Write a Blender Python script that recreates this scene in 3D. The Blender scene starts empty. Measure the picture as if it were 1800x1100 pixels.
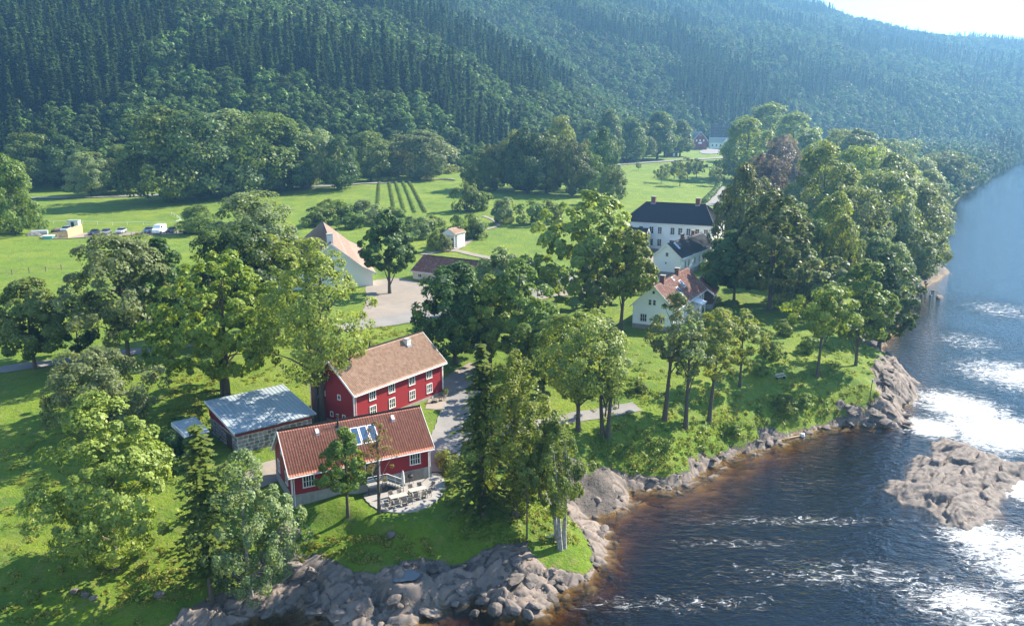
import bpy, math, random
import numpy as np
from mathutils import Vector
R = math.radians
SC = bpy.context.scene
COL = SC.collection
rng = np.random.default_rng(7)
random.seed(7)

# ---------------------------------------------------------------- camera
FPX, PITCH, HC = 1413.0, R(13.5), 44.0          # focal length in px of an 1800 px wide frame
cam = bpy.data.cameras.new('camera')
cam.sensor_width = 36.0
cam.lens = 36.0 * FPX / 1800.0
cam.clip_start, cam.clip_end = 0.5, 30000
cam_o = bpy.data.objects.new('camera', cam)
COL.objects.link(cam_o)
cam_o.location = (0, 0, HC)
cam_o.rotation_euler = (R(90) - PITCH, 0, 0)
SC.camera = cam_o

# ---------------------------------------------------------------- sky, sun, exposure
SUN_AZ, SUN_EL = R(60), R(38)
S = Vector((math.sin(SUN_AZ)*math.cos(SUN_EL), math.cos(SUN_AZ)*math.cos(SUN_EL), math.sin(SUN_EL)))
world = bpy.data.worlds.new('World')
SC.world = world
world.use_nodes = True
wn, wl = world.node_tree.nodes, world.node_tree.links
wn.clear()
sky = wn.new('ShaderNodeTexSky')
sky.sky_type = 'NISHITA'
sky.sun_disc = False
sky.sun_elevation, sky.sun_rotation = SUN_EL, SUN_AZ
sky.air_density, sky.dust_density, sky.ozone_density = 1.0, .0, 2.5
bg = wn.new('ShaderNodeBackground')
bg.inputs['Strength'].default_value = 0.10
wout = wn.new('ShaderNodeOutputWorld')
tc = wn.new('ShaderNodeTexCoord')
mp = wn.new('ShaderNodeMapping')
mp.inputs['Scale'].default_value = (1.6, 1.6, 5.0)
nz = wn.new('ShaderNodeTexNoise')
nz.inputs['Scale'].default_value = 1.7
nz.inputs['Detail'].default_value = 7
nz.inputs['Roughness'].default_value = 0.6
cr = wn.new('ShaderNodeValToRGB')
cr.color_ramp.elements[0].position, cr.color_ramp.elements[1].position = 0.54, 0.78
mx = wn.new('ShaderNodeMix')
mx.data_type = 'RGBA'
mx.inputs['B'].default_value = (5.5, 5.8, 6.2, 1)       # sunlit thin cloud, in the sky texture's units
ml = wn.new('ShaderNodeMath'); ml.operation = 'MULTIPLY'; ml.inputs[1].default_value = 0.35
wl.new(tc.outputs['Generated'], mp.inputs['Vector'])
wl.new(mp.outputs['Vector'], nz.inputs['Vector'])
wl.new(nz.outputs['Fac'], cr.inputs['Fac'])
wl.new(cr.outputs['Color'], ml.inputs[0])
wl.new(ml.outputs[0], mx.inputs['Factor'])
wl.new(sky.outputs[0], mx.inputs['A'])
wl.new(mx.outputs['Result'], bg.inputs['Color'])
wl.new(bg.outputs[0], wout.inputs['Surface'])
sun = bpy.data.lights.new('sun', 'SUN')
sun.energy, sun.angle, sun.color = 5.0, R(0.53), (1.0, 0.91, 0.76)
sun_o = bpy.data.objects.new('sun', sun)
COL.objects.link(sun_o)
sun_o.rotation_euler = S.to_track_quat('Z', 'Y').to_euler()
sun_o.location = S * 400
SC.view_settings.view_transform = 'Standard'
SC.view_settings.look = 'None'
SC.view_settings.exposure = 1.72
SC.view_settings.gamma = 1.0
cy = SC.cycles
cy.max_bounces, cy.diffuse_bounces, cy.glossy_bounces = 6, 3, 2
cy.transmission_bounces, cy.transparent_max_bounces, cy.volume_bounces = 3, 8, 0
cy.use_denoising = True
cy.caustics_reflective = cy.caustics_refractive = False
cy.sample_clamp_indirect = 6.0

# ---------------------------------------------------------------- view maths for laying out the place
cP, sP = math.cos(PITCH), math.sin(PITCH)
def ray(u, v):
    a, b = (u - 900) / FPX, (550 - v) / FPX
    return a, cP + b*sP, -sP + b*cP
def at(u, v, z):
    d = ray(u, v); t = (z - HC) / d[2]
    return d[0]*t, d[1]*t
def ztop(y, vt):
    k = (550 - vt) / FPX
    return HC + y * (k*cP - sP) / (cP + k*sP)
def mpp(y, z):
    return (y*cP - (z - HC)*sP) / FPX

# ---------------------------------------------------------------- numpy noise
def _h(ix, iy, s):
    n = (ix.astype(np.int64)*374761393 + iy.astype(np.int64)*668265263 + s*1442695041) & 0xFFFFFFFF
    n = ((n ^ (n >> 13)) * 1274126177) & 0xFFFFFFFF
    return ((n ^ (n >> 16)) & 0xFFFF) / 65535.0
def vnoise(x, y, s=0):
    ix, iy = np.floor(x), np.floor(y)
    fx, fy = x - ix, y - iy
    fx, fy = fx*fx*(3-2*fx), fy*fy*(3-2*fy)
    a, b = _h(ix, iy, s), _h(ix+1, iy, s)
    c, d = _h(ix, iy+1, s), _h(ix+1, iy+1, s)
    return (a*(1-fx)+b*fx)*(1-fy) + (c*(1-fx)+d*fx)*fy
def fbm(x, y, o=4, s=0):
    r, a, t = 0, 0.5, 0
    for i in range(o):
        r = r + a*vnoise(x*2**i, y*2**i, s+i); t += a; a *= .5
    return r/t
def blocks(x, y, s=0):
    """fractured rock: every Voronoi cell is a tilted plate"""
    ix, iy = np.floor(x), np.floor(y)
    best = np.full(x.shape, 9.0); val = np.zeros(x.shape); sec = np.full(x.shape, 9.0)
    for dx in (-1, 0, 1):
        for dy in (-1, 0, 1):
            cx, cy_ = ix+dx, iy+dy
            px, py = cx + _h(cx, cy_, s), cy_ + _h(cx, cy_, s+5)
            d = np.hypot(x-px, y-py)
            v = _h(cx, cy_, s+9) + (x-px)*(_h(cx, cy_, s+11)-.5)*1.1 + (y-py)*(_h(cx, cy_, s+13)-.3)*1.1
            sec = np.where(d < best, best, np.minimum(sec, d))
            val = np.where(d < best, v, val); best = np.minimum(best, d)
    return val, sec - best
def sstep(a, b, x):
    t = np.clip((x-a)/(b-a), 0, 1); return t*t*(3-2*t)

# ---------------------------------------------------------------- materials
def new_mat(name):
    m = bpy.data.materials.new(name); m.use_nodes = True
    n = m.node_tree.nodes; n.clear()
    return m, n, m.node_tree.links
def node(n, t, **kw):
    x = n.new(t)
    for k, v in kw.items():
        if k in x.inputs.keys(): x.inputs[k].default_value = v
        else: setattr(x, k, v)
    return x
def rgba(c): return (c[0], c[1], c[2], 1)
def mixc(n, l, fac, a, b, mode='MIX'):
    m = n.new('ShaderNodeMix'); m.data_type = 'RGBA'; m.blend_type = mode
    for s, v in (('Factor', fac), ('A', a), ('B', b)):
        if isinstance(v, bpy.types.NodeSocket): l.new(v, m.inputs[s])
        elif s == 'Factor': m.inputs[s].default_value = v
        else: m.inputs[s].default_value = rgba(v)
    return m.outputs['Result']
def ramp(n, l, src, p0, p1, c0=(0,0,0), c1=(1,1,1)):
    r = n.new('ShaderNodeValToRGB')
    r.color_ramp.elements[0].position, r.color_ramp.elements[1].position = p0, p1
    r.color_ramp.elements[0].color, r.color_ramp.elements[1].color = rgba(c0), rgba(c1)
    l.new(src, r.inputs['Fac']); return r.outputs['Color']
def noise_tex(n, l, scale, detail=5, rough=.6, stretch=None, coord='Object'):
    t = n.new('ShaderNodeTexCoord'); src = t.outputs[coord]
    if stretch:
        q = n.new('ShaderNodeMapping'); q.inputs['Scale'].default_value = stretch
        l.new(src, q.inputs['Vector']); src = q.outputs['Vector']
    x = node(n, 'ShaderNodeTexNoise', Scale=scale, Detail=detail, Roughness=rough)
    l.new(src, x.inputs['Vector']); return x.outputs['Fac']
def bump(n, l, h, strength, dist, bs):
    b = node(n, 'ShaderNodeBump', Strength=strength, Distance=dist)
    l.new(h, b.inputs['Height']); l.new(b.outputs['Normal'], bs.inputs['Normal'])
def plain(name, c1, c2=None, scale=3.0, rough=.75, bstr=.0, bdist=.02, stretch=None, spec=.35, metal=0., objvar=0., attr=None, wear=None):
    """surface colour wandering between two tones, fine relief, optional per-object or per-piece tone"""
    m, n, l = new_mat(name)
    bs = node(n, 'ShaderNodeBsdfPrincipled', Roughness=rough, Metallic=metal)
    bs.inputs['Specular IOR Level'].default_value = spec
    out = n.new('ShaderNodeOutputMaterial'); l.new(bs.outputs[0], out.inputs['Surface'])
    c2 = c2 or tuple(x*.75 for x in c1)
    f = noise_tex(n, l, scale, 6, .65, stretch)
    col = mixc(n, l, ramp(n, l, f, .3, .7), c1, c2)
    if wear:
        g = noise_tex(n, l, wear[1], 8, .75)
        col = mixc(n, l, ramp(n, l, g, wear[2], wear[2]+.12), col, wear[0])
    if attr:
        a = n.new('ShaderNodeAttribute'); a.attribute_name = attr
        col = mixc(n, l, 1.0, col, a.outputs['Color'], 'MULTIPLY')
    if objvar:
        oi = n.new('ShaderNodeObjectInfo')
        hs = n.new('ShaderNodeHueSaturation')
        mm = node(n, 'ShaderNodeMapRange'); mm.inputs['To Min'].default_value, mm.inputs['To Max'].default_value = 1-objvar, 1+objvar
        l.new(oi.outputs['Random'], mm.inputs['Value']); l.new(mm.outputs[0], hs.inputs['Value']); l.new(col, hs.inputs['Color'])
        col = hs.outputs['Color']
    l.new(col, bs.inputs['Base Color'])
    if bstr: bump(n, l, f, bstr, bdist, bs)
    return m
def leaf_mat(name, c, c2, trans=.42, spec=.25, var=.18):
    c, c2 = [tuple(x*k for x in q) for q, k in ((c, .72), (c2, 1.08))]
    m, n, l = new_mat(name)
    a = n.new('ShaderNodeAttribute'); a.attribute_name = 'tint'
    oi = n.new('ShaderNodeObjectInfo')
    col = mixc(n, l, a.outputs['Fac'], c, c2)
    hs = node(n, 'ShaderNodeHueSaturation', Saturation=1.0)
    mh = node(n, 'ShaderNodeMapRange'); mh.inputs['To Min'].default_value, mh.inputs['To Max'].default_value = .485, .508
    mv = node(n, 'ShaderNodeMapRange'); mv.inputs['To Min'].default_value, mv.inputs['To Max'].default_value = 1-var, 1+var
    l.new(oi.outputs['Random'], mh.inputs['Value']); l.new(oi.outputs['Random'], mv.inputs['Value'])
    l.new(mh.outputs[0], hs.inputs['Hue']); l.new(mv.outputs[0], hs.inputs['Value']); l.new(col, hs.inputs['Color'])
    bs = node(n, 'ShaderNodeBsdfPrincipled', Roughness=.46)
    bs.inputs['Specular IOR Level'].default_value = spec
    tr = n.new('ShaderNodeBsdfTranslucent')
    tcol = mixc(n, l, 1.0, hs.outputs['Color'], (1.35, 1.28, .5), 'MULTIPLY')
    l.new(hs.outputs['Color'], bs.inputs['Base Color']); l.new(tcol, tr.inputs['Color'])
    ms = node(n, 'ShaderNodeMixShader', Fac=trans)
    l.new(bs.outputs[0], ms.inputs[1]); l.new(tr.outputs[0], ms.inputs[2])
    out = n.new('ShaderNodeOutputMaterial'); l.new(ms.outputs[0], out.inputs['Surface'])
    return m
LEAF = {
 'ash':    leaf_mat('ash_leaf',    (.175,.250,.045), (.290,.340,.080)),
 'green':  leaf_mat('green_leaf',  (.100,.175,.030), (.180,.245,.050)),
 'dark':   leaf_mat('dark_leaf',   (.045,.105,.024), (.100,.165,.045), .40),
 'silver': leaf_mat('silver_leaf', (.150,.215,.075), (.270,.325,.150), .46),
 'yellow': leaf_mat('yellow_leaf', (.145,.235,.032), (.255,.300,.048)),
 'purple': leaf_mat('purple_leaf', (.125,.098,.098), (.185,.145,.140), .4),
 'spruce': leaf_mat('spruce_needle', (.036,.080,.030), (.070,.120,.040), .3),
 'larch':  leaf_mat('larch_needle', (.105,.175,.034), (.185,.225,.046), .46),
 'fir':    leaf_mat('fir_needle', (.060,.110,.032), (.115,.165,.045), .36),
 'olive':  leaf_mat('olive_leaf',  (.085,.150,.034), (.165,.190,.050), .36),
 'dry':    leaf_mat('dry_leaf',    (.240,.200,.060), (.300,.250,.080), .45),
 'bush':   leaf_mat('bush_leaf',   (.105,.190,.026), (.200,.265,.045)),
 'tallgrass': leaf_mat('tall_grass_blade', (.170,.240,.026), (.300,.290,.070), .5),
 'forest': leaf_mat('woodland_leaf', (.060,.125,.036), (.120,.185,.050), .4, .12, .45),
 'needle': leaf_mat('forest_needle', (.030,.068,.028), (.062,.105,.036), .3, .1, .4),
}
BARK = plain('bark', (.13,.105,.08), (.06,.05,.042), 9, .9, .6, .04, (1,1,.25))
BIRCH = plain('birch_bark', (.42,.40,.36), (.10,.09,.08), 6, .8, .3, .02, (1,1,.5))
def wood_red(name, c):
    return plain(name, c, tuple(x*.72 for x in c), 7.0, .62, .55, .03, (6, 6, .12), .3)
M_RED = wood_red('falu_red_boards', (.30,.022,.030))
M_WHITE = plain('white_painted_boards', (.84,.84,.81), (.77,.77,.74), 5, .55, .3, .02, (6,6,.15), .35)
M_TRIM = plain('white_trim_paint', (.80,.79,.76), (.70,.69,.66), 4, .5)
M_CONC = plain('weathered_concrete', (.36,.35,.33), (.22,.215,.20), 1.6, .85, .3, .02, (1,1,.5), wear=((.14,.13,.12), 1.1, .62))
M_PAVE = plain('terrace_concrete', (.32,.30,.28), (.26,.245,.23), 1.2, .8, .1, .01)
M_STONE = plain('field_stone', (.36,.30,.265), (.17,.155,.15), 3.5, .85, .5, .04, objvar=.45)
M_MORTAR = plain('lime_mortar', (.62,.57,.52), (.48,.44,.40), 4, .9, .4, .03)
M_METAL = plain('zinc_roof_metal', (.40,.45,.48), (.30,.35,.38), 1.3, .5, .0, spec=.5, metal=.25)
M_DARKM = plain('black_steel', (.03,.03,.032), None, 4, .45, spec=.5)
M_SLATE = plain('slate', (.075,.085,.105), (.045,.052,.068), 5, .5, .3, .03, attr='tint')
M_BLACKTILE = plain('black_glazed_tile', (.020,.025,.042), (.014,.018,.030), 3, .5, .15, .02, attr='tint', spec=.4)
M_TILE_RED = plain('red_pantile', (.72,.29,.185), (.58,.22,.135), 4, .6, .2, .02, attr='tint', spec=.25, wear=((.66,.44,.32), 3.0, .62))
M_TILE_OLD = plain('weathered_pantile', (.43,.29,.205), (.33,.22,.155), 3, .6, .2, .02, attr='tint', spec=.25, wear=((.50,.40,.31), 2.0, .57))
M_TILE_MOSS = plain('old_red_pantile', (.36,.165,.125), (.24,.135,.115), 3, .8, .2, .02, attr='tint', wear=((.46,.40,.37), 1.6, .52))
M_TILE_BARN = plain('brown_barn_tile', (.33,.21,.15), (.24,.155,.115), 3, .6, .2, .02, attr='tint', wear=((.42,.33,.27), 1.2, .55))
M_BRICK = plain('chimney_brick', (.22,.10,.075), (.16,.08,.06), 8, .85, .4, .02)
M_BROWN = plain('brown_boards', (.10,.06,.04), (.06,.04,.03), 7, .7, .4, .02, (6,6,.15))
M_PLY = plain('raw_spruce_board', (.62,.40,.20), (.52,.32,.15), 5, .65)
M_GRAVEL = plain('beige_gravel', (.28,.235,.19), (.21,.18,.15), .35, .95, .4, .04)
M_ROAD = plain('pale_road_gravel', (.24,.225,.205), (.18,.17,.16), .3, .9, .3, .03)
M_ROCK = plain('river_rock', (.185,.150,.125), (.085,.075,.070), 1.4, .85, .8, .12, objvar=.3, wear=((.05,.047,.045), .9, .54))
M_BEDROCK = plain('bedrock', (.235,.182,.148), (.115,.098,.088), .5, .85, .5, .08, wear=((.055,.052,.050), 1.3, .56))
M_ROCKW = plain('bank_rock', (.17,.155,.14), (.10,.095,.09), 1.6, .85, .8, .1, objvar=.35)
M_TYRE = plain('tyre_rubber', (.02,.02,.02), None, 5, .85)
M_GLASSY = plain('window_glass', (.018,.022,.028), (.012,.015,.02), 2, .06, spec=.6)
M_SKYL = plain('skylight_glass', (.05,.10,.19), (.04,.08,.16), 2, .05, spec=.7)
M_FABRIC = plain('white_canvas', (.72,.70,.66), None, 5, .9)
M_TEAK = plain('grey_teak', (.26,.23,.20), (.18,.16,.14), 6, .75)
M_SOIL = plain('bare_soil', (.24,.19,.15), (.17,.14,.115), 2, .95, .5, .05)
def paint(name, c): return plain(name, c, tuple(x*.95 for x in c), 2, .28, spec=.55)

# ---------------------------------------------------------------- mesh and object helpers
class Geo:
    def __init__(s): s.v, s.f = [], []
    def add(s, vs, fs):
        b = len(s.v); s.v += [tuple(p) for p in vs]; s.f += [tuple(i+b for i in f) for f in fs]; return s
    def box(s, x0, x1, y0, y1, z0, z1):
        return s.add([(x0,y0,z0),(x1,y0,z0),(x1,y1,z0),(x0,y1,z0),(x0,y0,z1),(x1,y0,z1),(x1,y1,z1),(x0,y1,z1)],
                     [(3,2,1,0),(4,5,6,7),(0,1,5,4),(1,2,6,5),(2,3,7,6),(3,0,4,7)])
    def obox(s, O, U, N, a0, a1, b0, b1, c0, c1):
        """box in a wall's frame: a along the wall, b up, c outwards"""
        O, U, N = Vector(O), Vector(U), Vector(N); Z = Vector((0,0,1))
        q = lambda a, b, c: O + U*a + Z*b + N*c
        return s.add([q(a0,b0,c0),q(a1,b0,c0),q(a1,b0,c1),q(a0,b0,c1),q(a0,b1,c0),q(a1,b1,c0),q(a1,b1,c1),q(a0,b1,c1)],
                     [(3,2,1,0),(4,5,6,7),(0,1,5,4),(1,2,6,5),(2,3,7,6),(3,0,4,7)])
    def tube(s, pts, rad, n=7, cap=True):
        pts = [Vector(p) for p in pts]; b = len(s.v)
        for i, p in enumerate(pts):
            d = (pts[min(i+1, len(pts)-1)] - pts[max(i-1, 0)])
            d = d.normalized() if d.length > 1e-9 else Vector((0,0,1))
            x = d.cross(Vector((1,0,0)) if abs(d.x) < .8 else Vector((0,1,0))).normalized(); y = d.cross(x)
            r = rad[i] if hasattr(rad, '__len__') else rad
            for k in range(n):
                a = 2*math.pi*k/n; s.v.append(tuple(p + x*(r*math.cos(a)) + y*(r*math.sin(a))))
        for i in range(len(pts)-1):
            for k in range(n):
                a, c = b+i*n+k, b+i*n+(k+1) % n
                s.f.append((a, c, c+n, a+n))
        if cap:
            s.f.append(tuple(b+k for k in range(n))[::-1]); s.f.append(tuple(b+(len(pts)-1)*n+k for k in range(n)))
        return s
    def prism(s, poly, axis, c0, c1):
        """extrude a 2-D outline: axis 'x' takes (y,z), 'y' takes (x,z), 'z' takes (x,y)"""
        m = {'x': lambda p, c: (c, p[0], p[1]), 'y': lambda p, c: (p[0], c, p[1]), 'z': lambda p, c: (p[0], p[1], c)}[axis]
        k = len(poly)
        return s.add([m(p, c0) for p in poly] + [m(p, c1) for p in poly],
                     [tuple(range(k))[::-1], tuple(range(k, 2*k))] + [(i, (i+1) % k, k+(i+1) % k, k+i) for i in range(k)])
    def beam(s, a, b, w, h):
        a, b = Vector(a), Vector(b); d = (b-a).normalized()
        x = d.cross(Vector((0,0,1))); x = x.normalized() if x.length > 1e-4 else Vector((1,0,0)); y = x.cross(d)
        q = [a+x*(w/2*i)+y*(h/2*j) for i, j in ((-1,-1),(1,-1),(1,1),(-1,1))]
        q += [p + (b-a) for p in q]
        return s.add(q, [(3,2,1,0),(4,5,6,7),(0,1,5,4),(1,2,6,5),(2,3,7,6),(3,0,4,7)])
    def mesh(s, name):
        m = bpy.data.meshes.new(name); m.from_pydata(s.v, [], s.f); return m
    def obj(s, name, mat, parent=None, smooth=False): return mobj(name, s.mesh(name), mat, parent, smooth)
def mobj(name, me, mat, parent=None, smooth=False):
    if mat and not me.materials: me.materials.append(mat)
    if smooth: me.polygons.foreach_set('use_smooth', [True]*len(me.polygons))
    o = bpy.data.objects.new(name, me); COL.objects.link(o)
    if parent: o.parent = parent
    return o
def np_mesh(name, V, Fq, attrs=None, fattrs=None):
    """quads (n,4) or tris (n,3) straight from numpy"""
    me = bpy.data.meshes.new(name); n, k = Fq.shape
    me.vertices.add(len(V)); me.vertices.foreach_set('co', V.astype(np.float32).ravel())
    me.loops.add(n*k); me.loops.foreach_set('vertex_index', Fq.astype(np.int32).ravel())
    me.polygons.add(n); me.polygons.foreach_set('loop_start', np.arange(0, n*k, k, dtype=np.int32))
    me.update(calc_edges=True)
    for d, dom in ((attrs or {}, 'POINT'), (fattrs or {}, 'FACE')):
        for nm, a in d.items():
            if a.ndim == 1:
                t = me.attributes.new(nm, 'FLOAT', dom); t.data.foreach_set('value', a.astype(np.float32))
            else:
                t = me.attributes.new(nm, 'FLOAT_COLOR', dom); t.data.foreach_set('color', a.astype(np.float32).ravel())
    return me
def tag(o, label=None, cat=None, group=None, kind=None):
    for k, v in (('label', label), ('category', cat), ('group', group), ('kind', kind)):
        if v: o[k] = v
    return o
def empty(name, loc, rz=0.0, label=None, cat=None, group=None):
    o = bpy.data.objects.new(name, None); COL.objects.link(o)
    o.empty_display_size = .3; o.location = loc; o.rotation_euler = (0, 0, rz)
    return tag(o, label, cat, group)
def copy_tree(o, parent=None):
    c = o.copy(); COL.objects.link(c); c.parent = parent
    for ch in list(o.children): copy_tree(ch, c)
    return c

# ---------------------------------------------------------------- terrain: shoreline, heights
SHORE = [(-900, -40), (-300, 5), (-90, 24), (-58, 38), (-42, 50), (-33, 57.5), (-29, 60.5)] + [at(u, v, 0) for u, v in (
    (430,1094),(500,1070),(560,1082),(640,1102),(735,1104),(780,1062),(835,1046),(870,1066),(905,1080),(955,1074),(968,1052),(1000,1032),(1040,1020),(1065,990),(1070,960),(1060,930),
    (1044,912),(1062,902),(1092,890),(1112,864),(1150,856),(1180,862),(1215,846),(1245,826),(1290,800),(1340,788),(1390,768),(1440,752),
    (1500,746),(1560,750),(1602,750),(1585,722),(1612,700),(1608,668),(1575,648),(1543,626),(1556,600),(1576,580),(1578,545),(1592,520),(1640,497),
    (1668,478),(1640,452),(1638,410),(1646,386),(1670,364),(1692,342),(1742,312),(1792,286))] + \
    [(720, 950), (1500, 1080), (4000, 1300), (4000, 6000), (-5000, 6000), (-5000, -40)]
SHORE = np.array(SHORE)
ISLE = np.array([at(u, v, 0) for u, v in ((1602,815),(1612,800),(1635,806),(1640,778),(1665,770),(1720,790),(1770,812),(1840,818),(1900,835),(1850,850),(1795,846),(1760,872),(1752,905),(1700,932),(1655,922),(1630,895),(1585,885),(1556,862),(1562,846),(1588,845))])
FARBANK = np.array([(260, -300), (300, 60), (420, 330), (640, 640), (1100, 900), (4000, 1150), (4000, -300)])
def sdist(X, Y, poly):
    d = np.full(X.shape, 1e9); inside = np.zeros(X.shape, bool); n = len(poly)
    for i in range(n):
        ax, ay = poly[i]; bx, by = poly[(i+1) % n]
        ex, ey = bx-ax, by-ay
        t = np.clip(((X-ax)*ex + (Y-ay)*ey) / (ex*ex+ey*ey+1e-9), 0, 1)
        d = np.minimum(d, np.hypot(X-ax-t*ex, Y-ay-t*ey))
        if abs(ey) > 1e-9:
            inside ^= ((ay > Y) != (by > Y)) & (X < ex*(Y-ay)/ey + ax)
    return np.where(inside, d, -d)
CTRL = [(514,892,5.5),(757,838,5.5),(640,865,5.5),(779,691,7),(640,745,6.6),(413,802,6.5),(380,720,8),(340,700,8.4),(690,563,9),(690,520,9.6),(640,505,9.6),(540,470,10.2),
    (880,430,11),(1000,460,10.3),(800,400,11.6),(1114,572,8),(1255,530,8),(1155,484,10),(1148,440,11),(1253,447,11),(0,450,12),(150,430,12),(300,415,12.4),
    (0,560,10.6),(50,640,9.3),(50,700,8.4),(0,800,6.8),(100,900,5.4),(200,1000,4.2),(20,1010,4),(200,409,12),(200,372,13),(60,348,14),(270,345,14.6),
    (700,376,13),(700,320,17.5),(640,325,17.5),(550,336,16),(790,320,17.5),(1200,310,15),(1150,345,13),(1100,290,17),(1270,285,17.5),(1235,262,20),(1180,275,19),
    (1300,520,8.6),(1400,540,7.4),(1350,400,10.4),(1500,450,7),(1450,300,12),(1600,400,6),(1390,665,6),(1230,705,6.2),(1060,730,6.3),(985,735,6.5),(1480,640,6),
    (1300,640,7),(1150,650,7.5),(790,760,6.4),(800,660,7.3),(1000,950,3.4),(700,1000,4.2),(687,938,5.0),(880,1000,3.6),(880,900,5.3),(950,850,5.2),(560,1000,4),(1560,700,5),(900,600,8.2),(560,640,8.6)]
CP = np.array([(*at(u, v, z), z) for u, v, z in CTRL] + [(-28.5,83.5,6.6),(-12,90,6.6),(-250,150,12),(-250,60,7),(-900,200,18),(700,900,8),(2000,1200,10),(380,760,9)])
_A = np.hypot(CP[:,None,0]-CP[None,:,0], CP[:,None,1]-CP[None,:,1])
_n = len(CP)
_K = np.zeros((_n+1, _n+1)); _K[:_n,:_n] = -_A + np.eye(_n)*1.5*-1; _K[:_n,_n] = 1; _K[_n,:_n] = 1
CW = np.linalg.solve(_K, np.append(CP[:,2], 0))
def zctrl(X, Y):
    r = np.full(X.shape, CW[-1])
    for i in range(_n): r = r - CW[i]*np.hypot(X-CP[i,0], Y-CP[i,1])
    return np.clip(r, 3, 24)
BASE = np.array([(-3000,280),(-700,300),(-270,338),(-120,358),(-40,395),(30,470),(100,620),(145,745),(232,795),(390,900),(580,985),(900,1100),(1700,1280),(4000,1500),(4000,6000),(-3000,6000)])
def hill(X, Y):
    d = sdist(X, Y, BASE)
    az = np.degrees(np.arctan2(X, Y))
    P = np.interp(az, [-40, 0, 10, 15, 18.1, 20, 21.8, 24.6, 27, 30.2, 33.2, 45], [430, 430, 420, 400, 362, 330, 300, 248, 248, 240, 224, 215])
    slope = np.interp(az, [-40, -5, 10, 25, 40], [.54, .52, .52, .46, .42])
    dd = np.maximum(d, 0)
    h = P*(1-np.exp(-dd*slope/P*1.15))
    h *= 1 + .30*(fbm(X/260, Y/260, 4, 40)-.5)*sstep(20, 200, dd)
    h += 16*(fbm(X/80, Y/80, 3, 44)-.5)*sstep(30, 120, dd)
    return h, d
def axis(segs):
    r = [segs[0][0]]
    for a, b, s0, s1 in segs:
        x = a
        while x < b - 1e-6:
            t = (x-a)/(b-a); x += s0 + (s1-s0)*t; r.append(min(x, b))
    return np.unique(np.round(r, 4))
XL = axis([(-3200,-700,250,60),(-700,-160,60,6),(-160,-48,6,.8),(-48,76,.62,.62),(76,180,.6,4),(180,900,5,22),(900,3600,40,250)])
YL = axis([(-40,52,8,1.0),(52,118,.58,.58),(118,180,.6,1.2),(180,420,1.2,3),(420,1000,4,14),(1000,2600,16,60),(2600,4800,100,300)])
GX, GY = np.meshgrid(XL, YL)
GREEN = [(at(1010,965,2), 3.6), (at(960,935,2.5), 2.8), (at(790,920,4.5), 3.8), (at(855,885,5), 3.4), (at(650,955,4.2), 2.6)]
POOL = (*at(715, 1012, 2.75), 2.75)
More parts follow.
